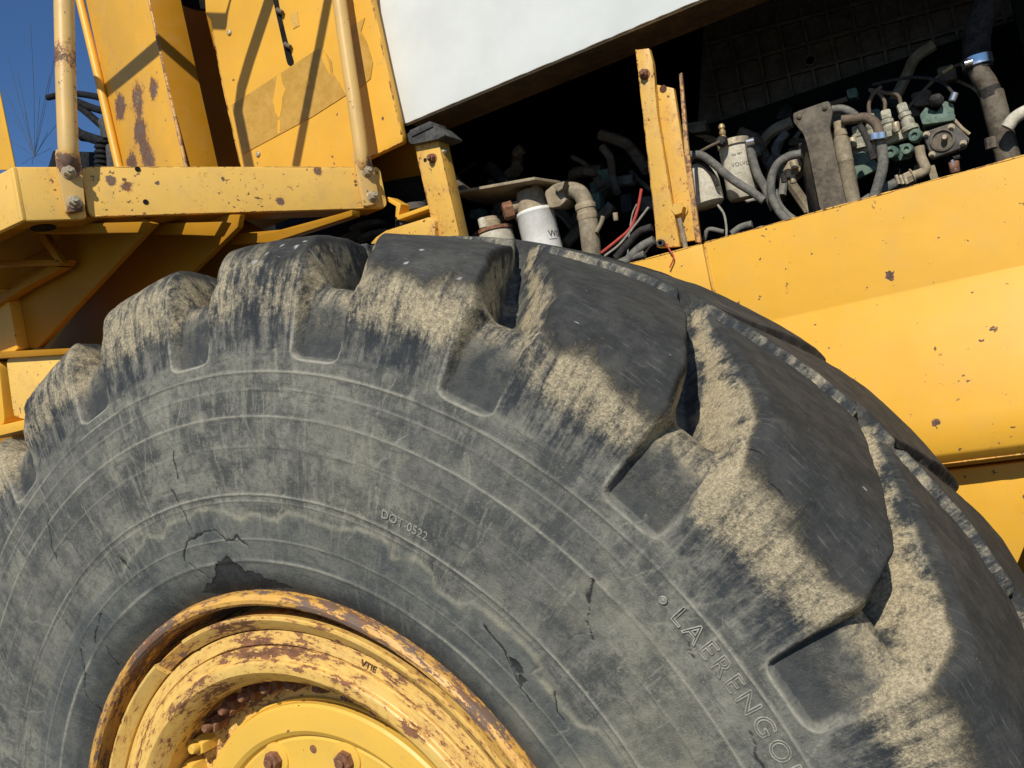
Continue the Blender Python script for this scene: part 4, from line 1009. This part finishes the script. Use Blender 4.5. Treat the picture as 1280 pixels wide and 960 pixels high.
# the side of the platform running forward from the corner
a3 = Vector((a2.x, a2.y, ZB - .003))
prism('fascia_side', [a3 + Vector((.004, .002, 0)), a3 + Vector((-.5, -.005, 0)), a3 + Vector((-.5, -.005, .08)), a3 + Vector((.004, .002, .08))], (0, .010, 0), M['paint_chipped'], PL, .003)
# deck sheet and ribs under it
dz = .952
def flat(name, pts, z, th, mat, parent=PL, bev=.002): return prism(name, [Vector((x, y, z)) for x, y in pts], (0, 0, th), mat, parent, bev)
ia, ib = a2 - fv * .010, b - fv * .010
flat('deck', [(ia.x, ia.y + .012), (ib.x, ib.y - .004), (ib.x - .95, ib.y + .06), (ia.x - .75, ia.y + .012)], dz, .012, M['paint_shade'])
flat('fascia_lip', [(ia.x, ia.y + .012), (ib.x, ib.y - .004), (ib.x - .045, ib.y), (ia.x - .045, ia.y + .012)], ZB + .001, .006, M['paint_shade'])
for t, x0 in ((.10, .05), (.40, .05), (.72, .05)):
    p = ia.lerp(ib, t); q = ia.lerp(ib, t + .05)
    flat('deck_rib', [(p.x - x0, p.y + .01), (q.x - x0, q.y + .01), (q.x - .5, q.y + .02), (p.x - .5, p.y + .02)], .930, .0215, M['paint_shade'])
lathe('drain_hole', [(.018, 0), (.018, .001)], (ia.x - .022, ia.y + .05, ZB + .0005), (0, 0, -1), M['black'], PL, 24)
for x, y in ((170, 211), (180, 252)):
    lathe('bolt_hole', [(.0042, 0), (.0042, .0008)], atf(x + 2, y + 0.5, .0002), FN, M['black'], PL, 14)
# handrails: round tube flattened and bolted to the fascia
def rail(name, pts, tab, bolts, rpx, label):
    P = [atf(x, y, .018) for x, y in pts[:-1]] + [atf(pts[-1][0], pts[-1][1], .0150), atf(pts[-1][0] + 2, pts[-1][1] + 14, .0090)]
    r = rpx * pxm(P[1])
    Pc = catmull(P, 6)
    o = tube(name, Pc, [r] * (len(Pc) - 9) + [r * k for k in (1.0, .98, .93, .86, .78, .70, .63, .57, .5)], M['paint_rail'], L, 18, False)
    o['label'] = label
    prism('rail_tab', [atf(x, y, .012) for x, y in tab], -fv * .010, M['paint_rail'], o, .002)
    for x, y in bolts:
        put(zb, 'rail_bolt', atf(x, y, .0125), FN, o, random.random(), 1.15)
    return o
r1_ = rail('handrail', [(80, -20), (80, 0), (82, 90), (84, 150), (86, 196)], smooth_corners([(69, 186), (99, 186), (103, 215), (107, 262), (82, 266), (73, 220)], .12, 2), [(86, 216), (93, 253)], 11.8, 'straight handrail tube at the platform corner')
r2_ = rail('handrail', [(421, -20), (424, 0), (437, 90), (446, 150), (453, 200)], smooth_corners([(443, 188), (462, 190), (468, 215), (475, 254), (456, 258), (447, 215)], .12, 2), [(458, 215), (465, 246)], 8.8, 'leaning handrail tube in front of the striped panel')
# the tubes go on upwards and meet in a level top rail
q1, q2 = atf(80, -18, .018), atf(421.3, -18, .018)
u1, u2 = Vector((q1.x - .004, q1.y - .002, 1.585)), Vector((q2.x - .004, q2.y - .002, 1.585))
ud = (u2 - u1).normalized()
tube('top_rail', [q1, u1 - Vector((0, 0, .03)), u1, u1 + ud * .03 + Vector((0, 0, .02)), u1 + ud * .08 + Vector((0, 0, .024)), u2 - ud * .08 + Vector((0, 0, .024)), u2 - ud * .03 + Vector((0, 0, .02)), u2, u2 - Vector((0, 0, .03)), q2], .0135, M['paint_rail'], r1_, 16, False)

# ---- striped side panel beside the hood
YP = .324
SP = plate('side_panel', [(236, -330), (430, -330), (466, 0), (483, 80), (503, 168), (503, 178), (458, 199), (458, 240), (306, 240), (300, 205), (278, 105), (266, 40), (263, 25), (257, 18), (256, 3)] , YP, .014, M['paint'], L, .003)
SP['label'] = 'yellow side panel with torn brown stripe and slot'
SL = plate('panel_slot', smooth_corners([(318, -160), (330, -165), (347, 0), (358, 48), (367.5, 78), (364, 83), (359, 80), (352, 48), (341, 0)], .2, 2), YP - .0012, .002, M['black'], SP, 0)
for q in ((350, 13), (360, 56)):
    vcyl('slot_stud', (q[0] + 3, q[0] - 4), q[1] + 3, q[1] - 1, YP - .006, 3, M['brackgrey'], SP, None, 8)
for q in ((287, 41), (323, 193)):
    lathe('panel_bolt', [(.0062, 0), (.0062, .001), (.0045, .003), (.002, .0035), (0, .002)], at(*q, YP), (0, -1, 0), M['bolt'], SP, 16)
DEC = plate('stripe_decal', [(289, 131.5), (397, 61), (405, 63), (414, 76), (416, 92), (424, 104), (432, 119), (390, 146), (318, 184.5), (304, 193)], YP - .0014, .001, M['decal'], SP, 0)
plate('stripe_decal', [(437, 35), (456, 22), (451, 39), (458, 52), (461, 62), (466, 78), (463, 98), (448, 111), (441, 75)], YP - .0014, .001, M['decal'], SP, 0)
for pts in ([(346, 95), (351, 91), (353, 104), (357, 112), (353, 122), (352, 136), (349, 148), (344, 140), (341, 126), (344, 110)], [(347, 150), (350, 150), (350, 166), (347, 167)], [(383, 96), (386, 94), (387, 104), (384, 108)], [(404, 64), (407, 66), (412, 82), (413, 95), (407, 84), (402, 72)]):
    plate('peeled_patch', pts, YP - .0019, .0006, M['paint'], DEC, 0)
t_ = plate('decal_label', [(362, 17), (371, 14), (374, 32), (366, 36)], YP - .0012, .001, M['paint_post'], SP, 0)
# ---- cab pillar: two faces meeting at a worn edge, with a tube along its outer side
eT, eB = at(186, 0, .37), at(231, 205, .37)
eT.x = eB.x + (eT.x - eB.x)
nl = (-.30, -.954, 0); nr_ = (.86, -.51, 0)
def facepts(px, n): return [atp(x, y, eB, n) for x, y in px]
top_y = -330
def pline(x0, x1, y): return x0 + (x1 - x0) * y / 205.0
lf = [atp(pline(186, 231, top_y), top_y, eB, nl), atp(231, 205, eB, nl), atp(236, 228, eB, nl), atp(160, 228, eB, nl), atp(152, 205, eB, nl), atp(pline(107, 152, top_y), top_y, eB, nl)]
PIL = prism('cab_pillar', lf, Vector((.30, .954, 0)) * .012, M['paint_pillar'], L, .002)
PIL['label'] = 'rust-streaked yellow cab pillar with a worn corner edge'
rf = [atp(pline(188, 233, top_y), top_y, eB, nr_), atp(233, 205, eB, nr_), atp(238, 228, eB, nr_), atp(277, 228, eB, nr_), atp(272, 205, eB, nr_), atp(pline(226, 272, top_y), top_y, eB, nr_)]
prism('pillar_side', rf, Vector((-.86, .51, 0)) * .010, M['paint_shade'], PIL, .002)
tube('edge_bead', [atp(pline(187, 232, top_y), top_y, eB, nl), atp(187, 0, eB, nl), atp(232, 205, eB, nl), atp(236, 225, eB, nl)], .0045, M['paint_lipflat'], PIL, 10, False)
tube('edge_tube', [atp(pline(104, 152, top_y), top_y, eB, nl) + Vector((0, -.01, 0)), atp(104, 0, eB, nl) + Vector((0, -.01, 0)), atp(128, 100, eB, nl) + Vector((0, -.01, 0)), atp(152, 205, eB, nl) + Vector((0, -.01, 0)), atp(158, 225, eB, nl) + Vector((0, -.01, 0))], .0105, M['paint'], PIL, 14, False)
# dark recess between pillar and panel
plate('cab_back', [(200, -330), (330, -330), (330, 240), (200, 240)], .62, .02, M['paint_shade'], L, .002)
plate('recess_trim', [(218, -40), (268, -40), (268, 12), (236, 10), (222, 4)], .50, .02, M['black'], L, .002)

# ---- cab beyond: cracked windscreen, steering wheel and column boot
WS = prism('windscreen', [at(-60, 230, 1.5), at(130, 230, 1.5), at(105, -260, 1.5), at(-60, -260, 1.5)], (0, .005, 0), M['glass'], L, 0)
WS['label'] = 'clear cab window with a star crack against the sky'
star = at(43, 196, 1.4985)
M['crackline'] = metal_dirty('crack_line', (0.03, 0.05, 0.07), (0.08, 0.11, 0.15), 50, 0.6)
for q in ((10, 70), (22, 90), (5, 110), (38, 30), (62, 95), (30, 130), (75, 150), (18, 150), (12, 175), (60, 165), (64, 185), (50, 120), (28, 205), (56, 205), (40, 205), (70, 60)):
    e = at(*q, 1.4985); mid = star.lerp(e, .5) + Vector((random.uniform(-.01, .01), 0, random.uniform(-.01, .01)))
    tube('crack', [star, mid, e], .0011, M['crackline'], WS, 5, True, 3)
swc = at(132, 158, 1.1)
ST = tubepx('steering_wheel', [(60, 122), (85, 117), (110, 119), (135, 125), (160, 136)], 1.1, 4, M['plastic'], L, 14)
for pts in ([(80, 120), (105, 138), (128, 158)], [(96, 127), (116, 135), (134, 140)], [(134, 126), (133, 145), (131, 160)]):
    tubepx('spoke', pts, 1.1, 4.5, M['plastic'], ST, 12)
vcyl('wheel_boss', (136, 131), 176, 150, 1.1, 8, M['rubberpart'], ST)
BO = []
a_, b_ = at(128, 232, 1.05), at(122, 176, 1.05)
prof = []
for k in range(9):
    prof += [(.030, k / 9), (.038, (k + .35) / 9), (.038, (k + .6) / 9), (.030, (k + .98) / 9)]
h_ = (b_ - a_).length
lathe('column_boot', [(r * .75, t * h_) for r, t in prof], a_, (b_ - a_) + Vector((.03, 0, 0)), M['plastic'], L, 26)
lathe('lever_boot', [(r * .45, t * .045) for r, t in prof], at(112, 172, 1.05), (-.8, 0, .35), M['plastic'], L, 20)
tubepx('control_lever', [(86, 155), (98, 166), (112, 172), (132, 178)], 1.05, 6, M['plastic'], L, 12)
vcyl('console_cap', (145, 143), 215, 182, 1.02, 10, M['rubberpart'], L)
plate('console', [(58, 215), (66, 188), (120, 190), (140, 215)], 1.2, .05, M['plastic'], L, .004)
plate('loader_arm', [(-40, -60), (0, 120), (19, 212), (-40, 214)], .75, .006, M['paint'], L, .003)

# ================================================================== structure under the platform
G1 = plate('gusset_plate', [(20, 436), (47, 435), (192, 279), (170, 268), (78, 280), (62, 330), (18, 352), (8, 362)], -.05, .012, M['paint_shade'], L, .002)
plate('gusset_plate', [(50, 450), (170, 440), (234, 346), (297, 284), (300, 268), (188, 268)], .06, .012, M['paint_shade'], L, .002)
G3 = plate('chassis_wall', [(-160, 290), (300, 275), (345, 300), (345, 600), (-160, 640)], .17, .02, M['paint_shade'], L, .002)
plate('shade_filler', [(290, 262), (545, 215), (560, 330), (290, 330)], .42, .02, M['black'], L, .002)  # black sheet added behind the gap, its colour standing in for shade
for pts, Y in (([(40, 281), (178, 277), (172, 291), (46, 292)], -.11), ([(200, 279), (278, 277), (268, 295), (190, 292)], -.0), ([(283, 293), (350, 287), (420, 268), (440, 262), (440, 270), (340, 303), (283, 305)], .10)):
    plate('cross_rib', pts, Y, .02, M['paint_shade'], L, .002)
plate('cross_rib', [(-20, 326), (76, 324), (72, 332), (-20, 334)], -.09, .03, M['paint_shade'], L, .002)
plate('cross_rib', [(42, 288), (52, 288), (78, 328), (70, 328)], -.09, .012, M['paint_shade'], L, .001)
plate('cross_rib', [(-20, 368), (12, 362), (62, 332), (78, 334), (30, 360), (-20, 392)], -.08, .02, M['paint_shade'], L, .002)
plate('frame_leg', [(-14, 362), (8, 362), (22, 436), (10, 446), (-14, 446)], -.07, .03, M['paint'], L, .003)
plate('fender_box', smooth_corners([(7, 446), (130, 436), (130, 530), (30, 524), (17, 520)], .12, 3), -.09, .05, M['paint_chipped'], L, .004)
plate('fender_box', smooth_corners([(-30, 450), (-2, 452), (6, 530), (-30, 540)], .12, 3), -.095, .05, M['paint'], L, .004)
plate('fender_back', [(-30, 440), (130, 436), (130, 560), (-30, 570)], -.03, .01, M['paint_shade'], L, .002)
plate('fender_shelf', [(-30, 538), (60, 518), (60, 530), (-30, 552)], -.10, .08, M['paint'], L, .002)
plate('fender_shelf', [(-30, 441), (130, 433), (130, 440), (-30, 450)], -.10, .07, M['paint_shade'], L, .002)

# ---- worn edges: rubbed paint along the plate edges
def edge_wear(pts, r, parent, mat='edgewear'):
    P = [Vector(p) for p in pts]; Q_ = []
    for a_, b_ in zip(P[:-1], P[1:]):
        n_ = max(2, int((b_ - a_).length / .012))
        Q_ += [a_.lerp(b_, k / n_) for k in range(n_)]
    Q_.append(P[-1])
    R_ = [r * random.uniform(.35, 1.25) for _ in Q_]
    V_, F_ = tube_data(Q_, R_, 6)
    mesh('edge_wear', V_, F_, M[mat], parent, True)
edge_wear([(.357, YF + .0008, .6862), (1.4, YF + .0008, .6862)], .0013, FR)
edge_wear([(.18, YF + .0028, .6857), (.352, YF + .0028, .6857)], .0013, FR)
edge_wear([(.36, YF - .0305, .3060), (1.4, YF - .0305, .3060)], .0012, FR)
edge_wear([(hx0 + .002, YF + .001, ZH + .001), (1.6, YF + .001, ZH + .001)], .0014, HOOD, 'brownflange')
fa, fb = atf(112, 240, -.001), atf(476, 240, -.001)
edge_wear([(fa.x, fa.y, ZT - .0008), (fb.x, fb.y, ZT - .0008)], .0012, PL)
edge_wear([(fa.x, fa.y, ZB + .0008), (fb.x, fb.y, ZB + .0008)], .0012, PL)
edge_wear([at(x, y, YP + .001) for x, y in ((465, 0), (482, 80), (502, 168))], .0018, SP)
edge_wear([at(x, y, YP + .001) for x, y in ((503, 177), (459, 198))], .0014, SP)
edge_wear([at(x, y, YP + .001) for x, y in ((266, 40), (278, 105), (300, 205))], .0012, SP)
for o_, y_ in ((P1, .3255),):
    edge_wear([at(519, 182, y_), at(546, 302, y_)], .0012, o_); edge_wear([at(547, 172, y_), at(575, 300, y_)], .0012, o_)
edge_wear([at(x, y, .3705) for x, y in ((795, 62), (812, 215), (822, 309))], .0010, P2)
edge_wear([at(x, y, .3705) for x, y in ((816, 78), (821, 140), (836, 235), (850, 307))], .0010, P2)
# ---- prints on the filters
def label_print(name, text, size, p, Y, parent, mat, tilt=0.0, out=(0, -1, 0)):
    cu = bpy.data.curves.new(name, 'FONT'); cu.body = text; cu.size = size; cu.extrude = .0002; cu.align_x = 'CENTER'; cu.resolution_u = 3
    tmp = bpy.data.objects.new(name, cu); COL.objects.link(tmp); bpy.context.view_layer.update()
    me = bpy.data.meshes.new_from_object(tmp.evaluated_get(bpy.context.evaluated_depsgraph_get())); bpy.data.objects.remove(tmp)
    me.materials.clear(); me.materials.append(mat)
    n_ = Vector(out).normalized(); upv = Vector((0, 0, 1)); rt = upv.cross(n_).normalized(); upv = n_.cross(rt)
    mt = Matrix((rt, upv, n_)).transposed().to_4x4(); mt.translation = p
    me.transform(mt @ Matrix.Rotation(tilt, 4, 'Z'))
    return place(bpy.data.objects.new(name, me), parent)
def on_cyl(ax_b, ax_t, rpx, ang, frac, Y):
    a = at(ax_b[0], ax_b[1], Y); b = at(ax_t[0], ax_t[1], Y); c = a.lerp(b, frac); r = rpx * pxm(a) + .0004
    o = Vector((math.sin(ang), -math.cos(ang), 0)); return c + o * r, o
def wrap_print(name, text, size, axb, axt, rpx, ang, frac, Y, parent, mat):
    a = at(axb[0], axb[1], Y); b = at(axt[0], axt[1], Y); up = (b - a).normalized(); c = a.lerp(b, frac); r = rpx * pxm(a) + .0003
    cu = bpy.data.curves.new(name, 'FONT'); cu.body = text; cu.size = size; cu.extrude = .0001; cu.resolution_u = 3
    tmp = bpy.data.objects.new(name, cu); COL.objects.link(tmp); bpy.context.view_layer.update()
    me = bpy.data.meshes.new_from_object(tmp.evaluated_get(bpy.context.evaluated_depsgraph_get())); bpy.data.objects.remove(tmp)
    bm = bmesh.new(); bm.from_mesh(me); bmesh.ops.subdivide_edges(bm, edges=[e for e in bm.edges if e.calc_length() > size * .2], cuts=2); bm.to_mesh(me); bm.free()
    for v in me.vertices:
        t = ang + v.co.x / r; n_ = Vector((math.sin(t), -math.cos(t), 0)); n_ = (n_ - up * n_.dot(up)).normalized()
        v.co = c + n_ * (r + v.co.z) + up * v.co.y
    me.materials.clear(); me.materials.append(mat)
    return place(bpy.data.objects.new(name, me), parent)
wrap_print('print', 'WIX', .0175, (683, 325), (668, 264), 24, .86, .36, .50, W, M['lettering'])
wrap_print('print_line', '__', .0175, (683, 325), (668, 264), 24, .86, .33, .50, W, M['lettering'])
M['faint'] = metal_dirty('faint_print', (0.10, 0.095, 0.08), (0.15, 0.14, 0.11), 100, 0.7)
for tx, sz, fr_, dA in (('VOLVO', .0095, .55, -.16), ('466 987', .0055, .74, -.05), ('-------', .0055, .42, -.05)):
    wrap_print('print', tx, sz, (929, 250), (917, 180), 18.5, dA, fr_, .52, F2, M['faint'])

# ---- unseen rails added above the frame to cast the shadows across panel and pillar
k_ = .60
def lift(p): return p + SUN * k_
s2 = [lift(at(370, 207, YP)), lift(at(410, 0, YP)), lift(at(430, -90, YP)), u1 + ud * .26 + Vector((0, 0, .024))]
tube('shadow_rail', s2, .0105, M['paint_rail'], r2_, 14, False)
k_ = .42
s3 = [lift(atp(120, 124, eB, nl)), lift(atp(194, 62, eB, nl))]
sd = (s3[1] - s3[0])
tube('shadow_rail', [s3[0] - sd * .3, s3[1] + sd * .75, s3[1] + sd * .85 + Vector((0, .02, .06)), atp(168, -190, eB, nl)], .0125, M['paint_rail'], PIL, 14, False)
